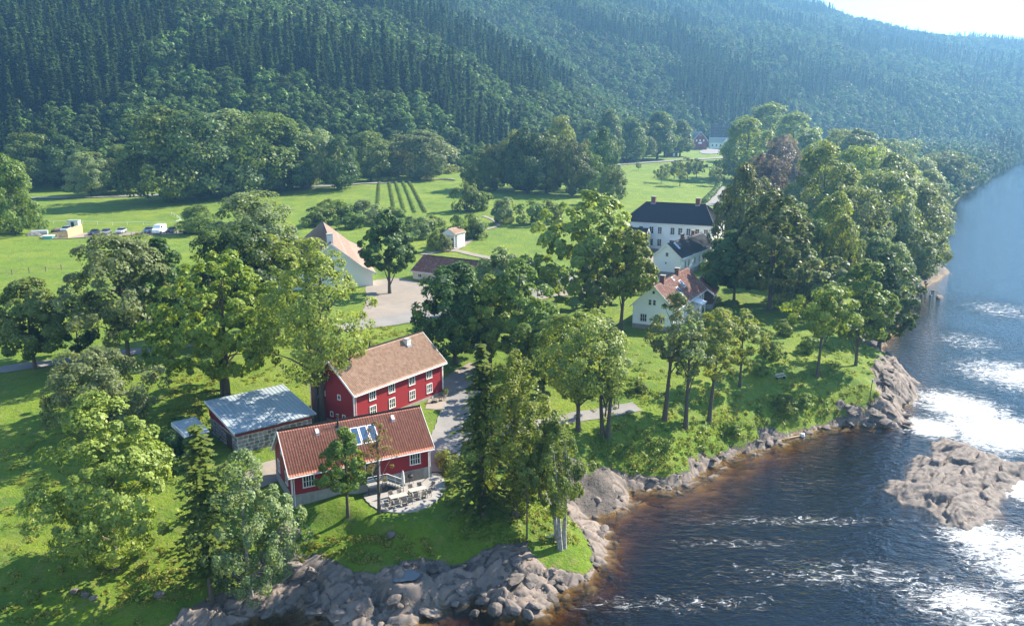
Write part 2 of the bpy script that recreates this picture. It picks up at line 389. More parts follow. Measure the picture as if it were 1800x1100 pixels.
def land_form(X, Y, fine=False):
    """ground height, rock cover and distance inland; fine adds joints and slabs for the bedrock meshes"""
    SD = np.maximum(sdist(X, Y, SHORE), sdist(X, Y, FARBANK))
    SDW = SD + (fbm(X/2.2, Y/2.2, 3, 3)-.5)*2.0*np.exp(-np.abs(SD)/6)          # ragged edge
    zc = zctrl(X, Y)
    hl, hd = hill(X, Y)
    bw = np.interp(Y, [60, 75, 100, 140, 300, 420], [6.5, 5.5, 4.5, 4.0, 8, 40])
    land = zc*(1-np.exp(-np.maximum(SDW, 0)/bw)) + hl*sstep(0, 60, SD)
    BS = .42-.28*np.exp(-((X-30)/22)**4)*sstep(74, 80, Y)*sstep(125, 112, Y)
    dw = np.maximum(-SDW, 0)
    bed = -np.minimum(.05 + np.minimum(dw, 6)*BS + np.maximum(dw-6, 0)*.45, 7.5) - .25*(fbm(X/1.7, Y/1.7, 3, 8)-.5)*sstep(0, 2, -SDW)
    Z = np.where(SDW > 0, land, bed)
    # rock shelf along the water: wide in the foreground, thin up the bank
    rw = np.interp(X, [-60,-30,-22,-12,0,8,13,20,40,52,60,70,90,110,140], [1.2,1.8,6.5,7.2,7.2,6.4,2.0,1.5,1.5,2.2,6,5,2.0,7,7])
    rw = np.where(Y > 260, .8, rw)
    for (gx, gy), gr in GREEN: rw = rw - 7*np.exp(-((X-gx)**2+(Y-gy)**2)/(gr*gr))
    rw = rw*np.where((X > 14) & (X < 50) & (Y < 118), np.clip(3.2*fbm(X/4.5, Y/4.5, 3, 29)-.75, .12, 1.5), 1)
    rock = sstep(-.9, .9, rw*(.35+1.0*fbm(X/3.2, Y/3.2, 4, 21)+.35*fbm(X/1.6, Y/1.6, 3, 25)) - SDW) * (SDW > -14)
    u, v = X*.93+Y*.37, Y*.93-X*.37
    wx, wy = u+.5*(fbm(X/2, Y/2, 2, 51)-.5), v+.5*(fbm(X/2, Y/2, 2, 53)-.5)
    b1, e1 = blocks(wx/4.2, wy/2.3, 60)
    b2, e2 = blocks(wx/1.7, wy/1.0, 77)
    near = sstep(200, 150, Y)*(np.abs(X) < 170)
    d = (b1-.45)*1.15*sstep(-1, 3, SDW) + (b2-.5)*.34 - .26*np.exp(-e1*9) - .10*np.exp(-e2*9)
    if fine:
        b3, e3 = blocks(wx/.45, wy/.26, 83)
        d = d + (b3-.5)*.11 - .05*np.exp(-e3*7) - .22*np.exp(-e1*26) - .12*np.exp(-e2*20) + .10*(fbm(wx/1.4, wy/.16, 3, 57)-.5)
    Z = Z + rock*near*d
    Z = Z + (1-rock)*(SDW > 0)*(.55*(fbm(X/9, Y/9, 3, 31)-.5)*sstep(1, 6, SDW) + .16*near*(fbm(X/1.3, Y/1.3, 2, 33)-.5)*sstep(.5, 3, SDW))
    bank = np.exp(-((X-40)**2/900+(Y-118)**2/120))                       # rough knolls on the river bank
    Z = Z + bank*(1-rock)*.9*(fbm(X/3.5, Y/3.5, 3, 90)-.4)*(SDW > 2)
    pw = sstep(2.4, 1.3, np.hypot((X-POOL[0])/1.25, Y-POOL[1])); Z = Z*(1-pw) + (POOL[2]-.12+.3*(fbm(X/.8, Y/.8, 2, 97)-.45))*pw
    return Z, rock, SDW, hd
GZ, ROCK, SDW, hd = land_form(GX, GY)
def build_bedrock():
    for nm, x0, x1, y0, y1 in (('foreground_bedrock', -42, 15, 57, 84), ('point_bedrock', 44, 78, 106, 140), ('bay_bedrock', 11, 46, 84, 113)):
        X, Y = np.meshgrid(np.arange(x0, x1, .16), np.arange(y0, y1, .16))
        Z, rk, sd, _ = land_form(X, Y, True)
        m = sstep(.35, .75, rk)*np.minimum(sstep(0, 1.2, X-x0), sstep(0, 1.2, x1-X))
        Z = Z + .10 - (1-m)*.75 - .1*(np.hypot(X-POOL[0], Y-POOL[1]) < 2.2)
        ny, nx = X.shape; i = np.arange(ny*nx).reshape(ny, nx)
        Fq = np.stack([i[:-1,:-1], i[:-1,1:], i[1:,1:], i[1:,:-1]], -1).reshape(-1, 4)
        keep = (m.ravel()[Fq].max(1) > .05) & (sd.ravel()[Fq].min(1) > -1.6)
        tag(mobj(nm, np_mesh(nm, np.stack([X, Y, Z], -1).reshape(-1, 3), Fq[keep]), M_BEDROCK), kind='structure')
# level ground for buildings and yards: (x, y, radius, z)
A0 = at(514,892,5.5); A1 = at(757,838,5.5)
FLAT = []
def flatten(cx, cy, r, z, soft=3.0):
    global GZ
    w = sstep(r+soft, r, np.hypot(GX-cx, GY-cy)); GZ = GZ*(1-w) + z*w
def gz(x, y):
    i = min(max(np.searchsorted(XL, x)-1, 0), len(XL)-2); j = min(max(np.searchsorted(YL, y)-1, 0), len(YL)-2)
    fx, fy = (x-XL[i])/(XL[i+1]-XL[i]), (y-YL[j])/(YL[j+1]-YL[j])
    return float((GZ[j,i]*(1-fx)+GZ[j,i+1]*fx)*(1-fy) + (GZ[j+1,i]*(1-fx)+GZ[j+1,i+1]*fx)*fy)
def gsd(x, y):
    i = min(max(np.searchsorted(XL, x)-1, 0), len(XL)-1); j = min(max(np.searchsorted(YL, y)-1, 0), len(YL)-1)
    return float(SDW[j, i])
def ground_at(u, v):
    """where the view ray of a photograph point meets the terrain"""
    d = ray(u, v); t = 45.0
    while t < 2500:
        x, y, z = d[0]*t, d[1]*t, HC+d[2]*t
        if z < gz(x, y):
            lo, hi = t-max(1.0, t*.006), t
            for _ in range(12):
                m = (lo+hi)/2
                if HC+d[2]*m < gz(d[0]*m, d[1]*m): hi = m
                else: lo = m
            return d[0]*hi, d[1]*hi, gz(d[0]*hi, d[1]*hi)
        t += max(1.0, t*.006)
    return d[0]*t, d[1]*t, 0
# local frames of the buildings: origin, direction along the front
def frame(p, q): return p, math.atan2(q[1]-p[1], q[0]-p[0]), math.hypot(q[0]-p[0], q[1]-p[1])
FA = frame((-22.4,75.3), (-9.0,82.5))
FB = frame((-19.3,92.9), (-9.6,106.3))
FC = frame((-31.4,85.9), (-24.0,92.0))
def mid(fr, W, L=None):
    (x, y), a, l = fr; l = L or l
    return x+math.cos(a)*l/2-math.sin(a)*W/2, y+math.sin(a)*l/2+math.cos(a)*W/2
for fr, W, z in ((FB, 8, 7.0), (FC, 10, 6.7)):
    m = mid(fr, W); flatten(m[0], m[1], 6.5, z, 4)
m = mid(FA, 7); flatten(m[0], m[1], 4.5, 6.0, 4); flatten(m[0]-5, m[1]-2.6, 3, 5.7, 3); flatten(m[0]+5, m[1]+2.6, 3, 5.9, 3)
tx, ty = FA[0][0]+math.cos(FA[1])*11.6+math.sin(FA[1])*3.2, FA[0][1]+math.sin(FA[1])*11.6-math.cos(FA[1])*3.2; flatten(tx, ty, 5.6, 5.44, 2.0)
cx, cy_ = at(690, 525, 9.5); flatten(cx, cy_, 10, 9.5, 8)
GZ0 = GZ

def build_terrain():
    ny, nx = GX.shape
    V = np.stack([GX, GY, GZ], -1).reshape(-1, 3)
    i = np.arange(ny*nx).reshape(ny, nx)
    Fq = np.stack([i[:-1,:-1], i[:-1,1:], i[1:,1:], i[1:,:-1]], -1).reshape(-1, 4)
    wet = sstep(.06, -.12, GZ)
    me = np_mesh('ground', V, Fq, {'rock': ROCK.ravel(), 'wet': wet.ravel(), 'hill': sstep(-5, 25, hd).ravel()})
    m, n, l = new_mat('ground_grass_and_rock')
    def attr(k):
        a = n.new('ShaderNodeAttribute'); a.attribute_name = k; return a.outputs['Fac']
    f1 = noise_tex(n, l, .06, 6, .6); f2 = noise_tex(n, l, .9, 7, .7); f3 = noise_tex(n, l, 5.5, 5, .7)
    f4 = noise_tex(n, l, .22, 6, .65); f5 = noise_tex(n, l, 2.2, 8, .75)
    g = mixc(n, l, ramp(n, l, f1, .38, .62), (.130,.210,.011), (.205,.258,.020))
    g = mixc(n, l, ramp(n, l, f4, .44, .66), g, (.085,.160,.016))
    g = mixc(n, l, ramp(n, l, f2, .50, .68), g, (.215,.215,.055))
    g = mixc(n, l, ramp(n, l, f5, .52, .66), g, (.075,.140,.014))
    g = mixc(n, l, ramp(n, l, f2, .66, .74), g, (.24,.19,.095))
    dk = n.new('ShaderNodeMath'); dk.operation = 'MULTIPLY'; dk.inputs[1].default_value = .6
    l.new(ramp(n, l, f3, .42, .72), dk.inputs[0])
    g = mixc(n, l, dk.outputs[0], g, (.060,.120,.012))
    r1 = noise_tex(n, l, .55, 8, .65); r2 = noise_tex(n, l, 2.6, 8, .75)
    rk = mixc(n, l, ramp(n, l, r1, .35, .65), (.185,.152,.127), (.095,.085,.078))
    rk = mixc(n, l, ramp(n, l, r2, .50, .66), rk, (.045,.042,.040))
    rk = mixc(n, l, ramp(n, l, r1, .62, .70), rk, (.21,.165,.115))
    rk = mixc(n, l, attr('wet'), rk, (.33,.22,.085))
    lw = n.new('ShaderNodeMath'); lw.operation = 'ADD'
    sc = n.new('ShaderNodeMath'); sc.operation = 'MULTIPLY_ADD'; sc.inputs[1].default_value = .9; sc.inputs[2].default_value = -.45
    l.new(f2, sc.inputs[0]); l.new(sc.outputs[0], lw.inputs[0]); l.new(attr('rock'), lw.inputs[1])
    fac = ramp(n, l, lw.outputs[0], .42, .58)
    col = mixc(n, l, fac, g, rk)
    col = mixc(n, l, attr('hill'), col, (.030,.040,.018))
    bs = node(n, 'ShaderNodeBsdfPrincipled', Roughness=.9); bs.inputs['Specular IOR Level'].default_value = .25
    l.new(col, bs.inputs['Base Color'])
    hsum = n.new('ShaderNodeMath'); hsum.operation = 'ADD'; l.new(f2, hsum.inputs[0]); l.new(r2, hsum.inputs[1])
    bump(n, l, hsum.outputs[0], .9, .35, bs)
    out = n.new('ShaderNodeOutputMaterial'); l.new(bs.outputs[0], out.inputs['Surface'])
    tag(mobj('ground', me, m, smooth=False), kind='structure')

# ---------------------------------------------------------------- water
def build_water():
    X = axis([(-900,-60,120,4),(-60,150,1.3,1.3),(150,700,2,30),(700,3000,60,300)])
    Y = axis([(-280,45,40,1),(45,140,1.2,1.2),(140,420,1.2,6),(420,1400,10,60)])
    gx, gy = np.meshgrid(X, Y)
    foam_glint = np.zeros(gx.shape)
    for u, v, ru, rv, s in ((1800,985,130,95,.66),(1760,760,130,45,.80),(1690,715,90,40,.74),(1780,660,110,40,.62),(1790,850,60,60,.85),(1640,752,60,22,.85),(1720,940,80,40,.72),
                            (1420,915,250,12,.42),(1300,955,160,12,.38),(1500,1010,260,36,.42),(1200,1060,260,22,.36),(1700,1060,140,60,.6),(1760,545,80,25,.45),(1700,600,80,25,.45),(1480,850,120,7,.28)):  # lower zones also spread sun sparkle, laid on as white colour
        x0, y0 = at(u, v, 0); a, b = abs(at(u+ru, v, 0)[0]-x0), abs(at(u, v-rv, 0)[1]-at(u, v+rv, 0)[1])/2
        foam_glint = np.maximum(foam_glint, s*np.exp(-(((gx-x0)/a)**2+((gy-y0)/b)**2)*.9))
    gzw = foam_glint**2*.35*(fbm(gx/1.6, gy/1.6, 3, 5)-.5)
    ny, nx = gx.shape
    V = np.stack([gx, gy, gzw], -1).reshape(-1, 3)
    i = np.arange(ny*nx).reshape(ny, nx)
    Fq = np.stack([i[:-1,:-1], i[:-1,1:], i[1:,1:], i[1:,:-1]], -1).reshape(-1, 4)
    me = np_mesh('river', V, Fq, {'foam_glint': foam_glint.ravel()})
    m, n, l = new_mat('peat_brown_river_water')
    a = n.new('ShaderNodeAttribute'); a.attribute_name = 'foam_glint'
    w1 = noise_tex(n, l, .7, 3, .5, (1, 1.7, 1)); w2 = noise_tex(n, l, 3.0, 1.5, .5, (1, 1.5, 1))
    hs = n.new('ShaderNodeMath'); hs.operation = 'MULTIPLY_ADD'; hs.inputs[1].default_value = .30
    l.new(w2, hs.inputs[0]); l.new(w1, hs.inputs[2])
    st = n.new('ShaderNodeMapRange'); st.inputs['From Max'].default_value = .6; st.inputs['To Min'].default_value = .42; st.inputs['To Max'].default_value = .95
    l.new(a.outputs['Fac'], st.inputs['Value'])
    bp = node(n, 'ShaderNodeBump', Distance=.55); l.new(st.outputs[0], bp.inputs['Strength']); l.new(hs.outputs[0], bp.inputs['Height'])
    gl = node(n, 'ShaderNodeBsdfGlossy', Roughness=.02); l.new(bp.outputs[0], gl.inputs['Normal'])
    tr = node(n, 'ShaderNodeBsdfTransparent'); tr.inputs['Color'].default_value = (.92,.88,.80,1)
    lw = node(n, 'ShaderNodeLayerWeight', Blend=.5); l.new(bp.outputs[0], lw.inputs['Normal'])
    pw = n.new('ShaderNodeMath'); pw.operation = 'POWER'; pw.inputs[1].default_value = 4.2; l.new(lw.outputs['Facing'], pw.inputs[0])
    fr = n.new('ShaderNodeMath'); fr.operation = 'MULTIPLY_ADD'; fr.inputs[1].default_value = .95; fr.inputs[2].default_value = .055; l.new(pw.outputs[0], fr.inputs[0])
    ms = n.new('ShaderNodeMixShader'); l.new(fr.outputs[0], ms.inputs[0]); l.new(tr.outputs[0], ms.inputs[1]); l.new(gl.outputs[0], ms.inputs[2])
    # torn streaks of froth where the attribute is high, plus sun sparkle painted white
    t = n.new('ShaderNodeTexCoord'); mpn = n.new('ShaderNodeMapping'); mpn.inputs['Scale'].default_value = (.55, 1.0, 1); mpn.inputs['Rotation'].default_value = (0, 0, R(28))
    fn = node(n, 'ShaderNodeTexNoise', Scale=.9, Detail=12, Roughness=.8, Distortion=1.8)
    l.new(t.outputs['Object'], mpn.inputs['Vector']); l.new(mpn.outputs[0], fn.inputs['Vector'])
    ad = n.new('ShaderNodeMath'); ad.operation = 'MULTIPLY_ADD'; ad.inputs[1].default_value = .46
    l.new(a.outputs['Fac'], ad.inputs[0]); l.new(fn.outputs['Fac'], ad.inputs[2])
    f2n = node(n, 'ShaderNodeTexNoise', Scale=5.0, Detail=4, Roughness=.65, Distortion=.6); l.new(mpn.outputs[0], f2n.inputs['Vector'])  # fine white specks in the colour imitate sun glints on ripples
    ad2 = n.new('ShaderNodeMath'); ad2.operation = 'MULTIPLY_ADD'; ad2.inputs[1].default_value = .30
    l.new(a.outputs['Fac'], ad2.inputs[0]); l.new(f2n.outputs['Fac'], ad2.inputs[2])
    mxm = n.new('ShaderNodeMath'); mxm.operation = 'MAXIMUM'
    l.new(ramp(n, l, ad.outputs[0], .68, .86), mxm.inputs[0]); l.new(ramp(n, l, ad2.outputs[0], .76, .82), mxm.inputs[1]); ff = mxm.outputs[0]
    fd = node(n, 'ShaderNodeBsdfDiffuse'); fd.inputs['Color'].default_value = (.62,.63,.63,1)
    m2 = n.new('ShaderNodeMixShader'); l.new(ff, m2.inputs[0]); l.new(ms.outputs[0], m2.inputs[1]); l.new(fd.outputs[0], m2.inputs[2])
    out = n.new('ShaderNodeOutputMaterial'); l.new(m2.outputs[0], out.inputs['Surface'])
    va = node(n, 'ShaderNodeVolumeAbsorption', Density=2.3); va.inputs['Color'].default_value = (.66,.54,.20,1)
    l.new(va.outputs[0], out.inputs['Volume'])
    # close the body of water below the bed
    import bmesh
    bm = bmesh.new(); bm.from_mesh(me)
    be = [e for e in bm.edges if e.is_boundary]
    r = bmesh.ops.extrude_edge_only(bm, edges=be)
    vs = [x for x in r['geom'] if isinstance(x, bmesh.types.BMVert)]
    for x in vs: x.co.z = -9
    bmesh.ops.contextual_create(bm, geom=[e for e in r['geom'] if isinstance(e, bmesh.types.BMEdge) and e.is_boundary])
    bmesh.ops.recalc_face_normals(bm, faces=bm.faces[:])
    bm.to_mesh(me); bm.free()
    tag(mobj('river', me, m, smooth=True), kind='structure')
def build_haze():
    g = Geo().box(-3300, 3700, -300, 4900, -10, float(GZ.max())+40)
    m, n, l = new_mat('summer_haze')
    v = node(n, 'ShaderNodeVolumePrincipled', Density=.00024, Anisotropy=.35)
    v.inputs['Color'].default_value = (.26,.59,1,1)
    out = n.new('ShaderNodeOutputMaterial'); l.new(v.outputs[0], out.inputs['Volume'])
    tag(g.obj('haze', m), kind='stuff')

# ---------------------------------------------------------------- building pieces
def roof_mesh(P0, P1, P2, P3, tw, tl, amp, step, seg=4, tintvar=.25, seed=1, sweep=0.0):
    """tiled slope: P0-P1 eave, P3-P2 ridge; every tile is a raised wave, every course steps over the next"""
    P0, P1, P2, P3 = [np.array(p, float) for p in (P0, P1, P2, P3)]
    wid = max(np.linalg.norm(P1-P0), np.linalg.norm(P2-P3)); hgt = np.linalg.norm((P3+P2-P0-P1)/2)
    nc, nr = max(2, int(round(wid/tw))), max(2, int(round(hgt/tl)))
    nrm = np.cross(P1-P0, P3-P0); nrm /= np.linalg.norm(nrm)
    r = np.random.default_rng(seed)
    us = np.linspace(0, 1, nc*seg+1); prof = amp*np.cos(2*np.pi*np.arange(nc*seg+1)/seg)
    V, F, T = [], [], []
    tint = 1 - tintvar*r.random((nr, nc))
    hue = r.random((nr, nc))*tintvar*.5
    for j in range(nr):
        for e, t in ((0, j/nr), (1, (j+1.0)/nr)):
            t_ = min(t, 1)
            a = P0+(P3-P0)*t_; b = P1+(P2-P1)*t_
            sag = -sweep*math.sin(math.pi*t_)
            row = a[None]+(b-a)[None]*us[:,None]+nrm[None]*(prof + (step if e == 0 else 0) + sag)[:,None]
            V.append(row)
    V = np.concatenate(V); w = nc*seg+1
    for j in range(2*nr-1):
        i = np.arange(w-1) + j*w
        F.append(np.stack([i, i+1, i+1+w, i+w], -1))
        tt = np.repeat(tint[j//2], seg); hh = np.repeat(hue[j//2], seg)
        T.append(np.stack([tt, tt-hh*.6, tt-hh*.8, np.ones_like(tt)], -1))
    return np_mesh('roof_tiles', V, np.concatenate(F), None, {'tint': np.concatenate(T)})
def window(parent, O, U, N, a, b, w, h, cols=3, rows=2, trim=None, glass=None, case=.10, name='window'):
    """a along the wall and b up are the window's centre"""
    g = Geo(); a0, a1, b0, b1 = a-w/2, a+w/2, b-h/2, b+h/2
    for q in ((a0-case, a0, b0-case, b1+case), (a1, a1+case, b0-case, b1+case)): g.obox(O, U, N, *q, .0, .075)
    g.obox(O, U, N, a0, a1, b1, b1+case, 0, .073); g.obox(O, U, N, a0-case*1.3, a1+case*1.3, b0-case, b0, 0, .10)
    for i in range(1, cols):
        x = a0+w*i/cols; g.obox(O, U, N, x-.035, x+.035, b0, b1, 0, .055)
    for j in range(1, rows):
        z = b0+h*j/rows; g.obox(O, U, N, a0, a1, z-.022, z+.022, 0, .05)
    f = g.obj(name, trim or M_TRIM, parent)
    p = Geo().obox(O, U, N, a0, a1, b0, b1, .004, .018).obj('pane', glass or M_GLASSY, f)
    return f
def house(name, label, fr, z, L, W, eave, ridge, wall, tile, oh=.45, og=.35, found=0.0, fmat=None, tw=.27, tl=.36, amp=.035, step=.03, seed=1, corner=True, barge=True, cat='house', sub=0.0, tintvar=.3):
    (x, y), ang, _ = fr
    root = empty(name, (x, y, z), ang, label, cat)
    k = (ridge-eave)/(W/2)
    Geo().prism([(0,found),(W,found),(W,eave),(W/2,ridge),(0,eave)], 'x', 0, L).obj('wall', wall, root)
    Geo().box(-.06, L+.06, -.06, W+.06, -1.6-sub, found if found > 0 else .12).obj('foundation', fmat or M_CONC, root)
    t = .16
    e = eave-oh*k
    for nm, P in (('roof', [(-og,-oh,e+t),(L+og,-oh,e+t),(L+og,W/2,ridge+t),(-og,W/2,ridge+t)]),
                  ('roof', [(L+og,W+oh,e+t),(-og,W+oh,e+t),(-og,W/2,ridge+t),(L+og,W/2,ridge+t)])):
        o = mobj(nm, roof_mesh(*P, tw, tl, amp, step, seed=seed, tintvar=tintvar), tile, root)
        sgn = -1 if P[0][1] < W/2 else 1
        yy = -oh if sgn < 0 else W+oh
        g = Geo().prism([(yy, e+.02), (W/2, ridge+.02), (W/2, ridge+t-.05), (yy, e+t-.05)], 'x', -og+.03, L+og-.03)
        g.obj('roof_boarding', M_TRIM, o)
        Geo().tube([(-og, yy+sgn*.05, e+.04), (L+og, yy+sgn*.05, e+.04)], .065, 8).obj('gutter', M_TRIM, o)
    n = max(6, int(L/.4))
    g = Geo().tube([(-og+(L+2*og)*i/n, W/2, ridge+t+.02+.018*(i % 2)) for i in range(n+1)], .12, 8); g.obj('ridge_tiles', tile, root)
    if barge:
        for xx in (-og-.03, L+og-.01):
            for yy in (-oh-.03, W+oh+.03):
                Geo().prism([(yy, e-.10), (W/2, ridge-.08), (W/2, ridge+t+.07), (yy, e+t+.05)], 'x', xx, xx+.05).obj('bargeboard', M_TRIM, root)
    if corner:
        for xx in (.25, L-.25): Geo().tube([(xx, -oh-.05, e+.02), (xx, -.09, e-.35), (xx, -.09, .1)], .045, 7).obj('downpipe', M_TRIM, root)
        for cx in (0, L):
            for cyy in (0, W):
                sx, sy = (-1 if cx == 0 else 1), (-1 if cyy == 0 else 1)
                Geo().box(min(cx-sx*.13, cx+sx*.03), max(cx-sx*.13, cx+sx*.03), min(cyy-sy*.13, cyy+sy*.03), max(cyy-sy*.13, cyy+sy*.03), found, eave-.05).obj('corner_board', M_TRIM, root)
    return root
def walls(L, W):
    return {'front': ((0,0,0), (1,0,0), (0,-1,0)), 'left': ((0,W,0), (0,-1,0), (-1,0,0)), 'right': ((L,0,0), (0,1,0), (1,0,0)), 'back': ((L,W,0), (-1,0,0), (0,1,0))}
def chimney(root, x, y, z0, z1, w=.7, mat=None, d=None):
    d = d or w
    g = Geo().box(x-w/2, x+w/2, y-d/2, y+d/2, z0, z1).box(x-w/2-.06, x+w/2+.06, y-d/2-.06, y+d/2+.06, z1-.28, z1-.14)
    c = g.obj('chimney', mat or M_BRICK, root)
    Geo().box(x-w/2-.1, x+w/2+.1, y-d/2-.1, y+d/2+.1, z1, z1+.09).obj('chimney_cap', M_CONC, c)
    Geo().box(x-w/2-.05, x+w/2+.05, y-d/2-.12, y+d/2+.12, z0, z0+.35).obj('flashing', M_METAL, c)
    return c
def slope_box(root, name, mat, x0, x1, s0, s1, W, eave, ridge, h0, h1, oh=0, front=True):
    """a flat box lying on the roof slope; s measured from the wall top up the slope in plan metres"""
    k = (ridge-eave)/(W/2)
    f = lambda s: (s if front else W-s)
    zz = lambda s: eave+k*s+.16
    v = [(x0,f(s0),zz(s0)+h0),(x1,f(s0),zz(s0)+h0),(x1,f(s1),zz(s1)+h0),(x0,f(s1),zz(s1)+h0),
         (x0,f(s0),zz(s0)+h1),(x1,f(s0),zz(s0)+h1),(x1,f(s1),zz(s1)+h1),(x0,f(s1),zz(s1)+h1)]
    return Geo().add(v, [(3,2,1,0),(4,5,6,7),(0,1,5,4),(1,2,6,5),(2,3,7,6),(3,0,4,7)]).obj(name, mat, root)
def skylight(root, xc, w, s0, s1, W, eave, ridge, front=True):
    f = slope_box(root, 'skylight', M_TRIM, xc-w/2-.09, xc+w/2+.09, s0-.09, s1+.09, W, eave, ridge, -.05, .11, front=front)
    slope_box(f, 'pane', M_SKYL, xc-w/2, xc+w/2, s0, s1, W, eave, ridge, .112, .13, front=front)

# ---------------------------------------------------------------- red house with terrace
LA, WA, EA, RA = 15.2, 7.2, 3.75, 6.95
def red_house_terrace():
    h = house('red_house', 'red timber house with four tilted roof windows beside the round terrace', FA, 5.5, LA, WA, EA, RA, M_RED, M_TILE_RED, found=1.3, seed=3, amp=.02, tintvar=.2)
    w = walls(LA, WA)
    window(h, *w['front'], 1.75, 2.55, 1.05, 1.15, 4, 2)
    window(h, *w['front'], 13.4, 2.55, 1.05, 1.15, 4, 2)
    window(h, *w['front'], 5.0, 2.55, 1.05, 1.15, 4, 2)
    window(h, *w['front'], 8.55, 2.3, 1.5, 2.0, 2, 1, name='glass_door', glass=M_GLASSY)
    window(h, *w['left'], 1.7, 2.4, .8, 1.2, 2, 2); window(h, *w['left'], 5.2, 2.4, .8, 1.2, 2, 2); window(h, *w['left'], 3.6, 4.9, .7, .8, 2, 2)
    for xc in (6.55, 7.5, 8.45, 9.4): skylight(h, xc, .68, 1.15, 2.55, WA, EA, RA)
    g = Geo().tube([(5.9, 3.0, RA-.7), (5.9, 3.0, RA+.95)], .11, 10).tube([(5.9, 3.0, RA+.95), (5.9, 3.0, RA+1.1)], .16, 10)
    p = g.obj('flue_pipe', M_DARKM, h); slope_box(p, 'flashing', M_DARKM, 5.6, 6.2, 2.6, 3.15, WA, EA, RA, -.02, .06)
    for xc in (3.6, 12.0):
        slope_box(h, 'roof_vent', M_TRIM, xc-.16, xc+.16, 2.55, 2.95, WA, EA, RA, -.02, .34)
    # timber doors in the concrete base
    for a0 in (11.9, 13.2): 
        d = Geo().obox(*w['front'], a0, a0+1.1, .1, 1.05, .05, .11).obj('basement_hatch', M_TEAK, h)
        Geo().obox(*w['front'], a0-.08, a0+1.18, 1.05, 1.17, .05, .13).obj('lintel', M_TEAK, d)
    # landing and stair to the terrace
    g = Geo().box(7.6, 9.7, -1.3, 0, .95, 1.15); ld = g.obj('landing', M_CONC, h)
    for px in (7.7, 9.6): Geo().box(px-.06, px+.06, -1.26, -1.14, 0, .95).obj('post', M_DARKM, ld)
    st = Geo()
    for i in range(6): st.box(9.7+i*.3, 10.05+i*.3, -1.3, -.2, .78-i*.17, .95-i*.17)
    st.obj('stair', M_CONC, h)
    rl = Geo()
    for yy in (-1.28,):
        rl.tube([(7.6,yy,2.1),(9.7,yy,2.1),(11.5,yy,1.05)], .03, 6); rl.tube([(7.6,yy,1.65),(9.7,yy,1.65),(11.5,yy,.6)], .02, 6)
        for x_, z_ in ((7.6,1.1),(8.65,1.1),(9.7,1.1),(10.6,.55),(11.5,.0)): rl.tube([(x_,yy,z_),(x_,yy,z_+1.0)], .025, 6)
    rl.obj('handrail', M_TRIM, h)
    return h
def local(fr, z, a, b, c=0):
    (x, y), g, _ = fr
    return x+math.cos(g)*a-math.sin(g)*b, y+math.sin(g)*a+math.cos(g)*b, z+c
def sheet(name, pts, mat, off=.05, rings=14, dens=120, thick=.0, kind='structure', flatz=None, smooth=True):
    """star-shaped outline (world x,y) draped over the terrain"""
    P = np.array(pts + pts[:1], float)
    if smooth:
        for _ in range(2):
            a, b = P[:-1], P[1:]; P = np.stack([a*.75+b*.25, a*.25+b*.75], 1).reshape(-1, 2); P = np.vstack([P, P[:1]])
    seg = np.hypot(*np.diff(P, axis=0).T); s = np.concatenate([[0], np.cumsum(seg)])
    q = np.linspace(0, s[-1], dens+1)[:-1]
    B = np.stack([np.interp(q, s, P[:,0]), np.interp(q, s, P[:,1])], -1)
    if len(B) and smooth: B += (np.random.default_rng(len(name)).random(B.shape)-.5)*.12
    c = B.mean(0); g = Geo()
    Zf = (lambda x, y: gz(x, y)+off) if flatz is None else (lambda x, y: flatz)
    g.v.append((c[0], c[1], Zf(*c)))
    for r in range(1, rings+1):
        for b in B:
            p = c+(b-c)*r/rings; g.v.append((p[0], p[1], Zf(p[0], p[1])))
    n = len(B)
    for i in range(n): g.f.append((0, 1+i, 1+(i+1) % n))
    for r in range(rings-1):
        for i in range(n):
            a, b2 = 1+r*n+i, 1+r*n+(i+1) % n; g.f.append((a, a+n, b2+n, b2))
    if thick:
        k = len(g.v); last = 1+(rings-1)*n
        for i in range(n): v = g.v[last+i]; g.v.append((v[0], v[1], v[2]-thick))
        for i in range(n): j = (i+1) % n; g.f.append((last+i, k+i, k+j, last+j))
    return tag(g.obj(name, mat, smooth=not thick), kind=kind)
def strip(name, pts, width, mat, off=.06, n=None, kind='structure'):
    """road or path: a ribbon draped over the terrain along (x,y) points"""
    P = np.array(pts, float)
    for _ in range(3):
        a, b = P[:-1], P[1:]; P = np.vstack([P[:1], np.stack([a*.75+b*.25, a*.25+b*.75], 1).reshape(-1, 2), P[-1:]])
    s = np.concatenate([[0], np.cumsum(np.hypot(*np.diff(P, axis=0).T))])
    n = n or max(8, int(s[-1]/1.0)); q = np.linspace(0, s[-1], n)
    X, Y = np.interp(q, s, P[:,0]), np.interp(q, s, P[:,1])
    T = np.stack([np.gradient(X), np.gradient(Y)], -1); T /= np.linalg.norm(T, axis=1)[:,None]+1e-9
    g = Geo(); m = 6; r = np.random.default_rng(len(name)+n)
    for i in range(n):
        wv = 1+.12*(r.random()-.5)
        for k in range(m+1):
            o = (k/m-.5)*width*wv; x, y = X[i]-T[i,1]*o, Y[i]+T[i,0]*o
            g.v.append((x, y, gz(x, y)+off))
    for i in range(n-1):
        for k in range(m):
            a = i*(m+1)+k; g.f.append((a, a+1, a+m+2, a+m+1))
    return tag(g.obj(name, mat, smooth=True), kind=kind)

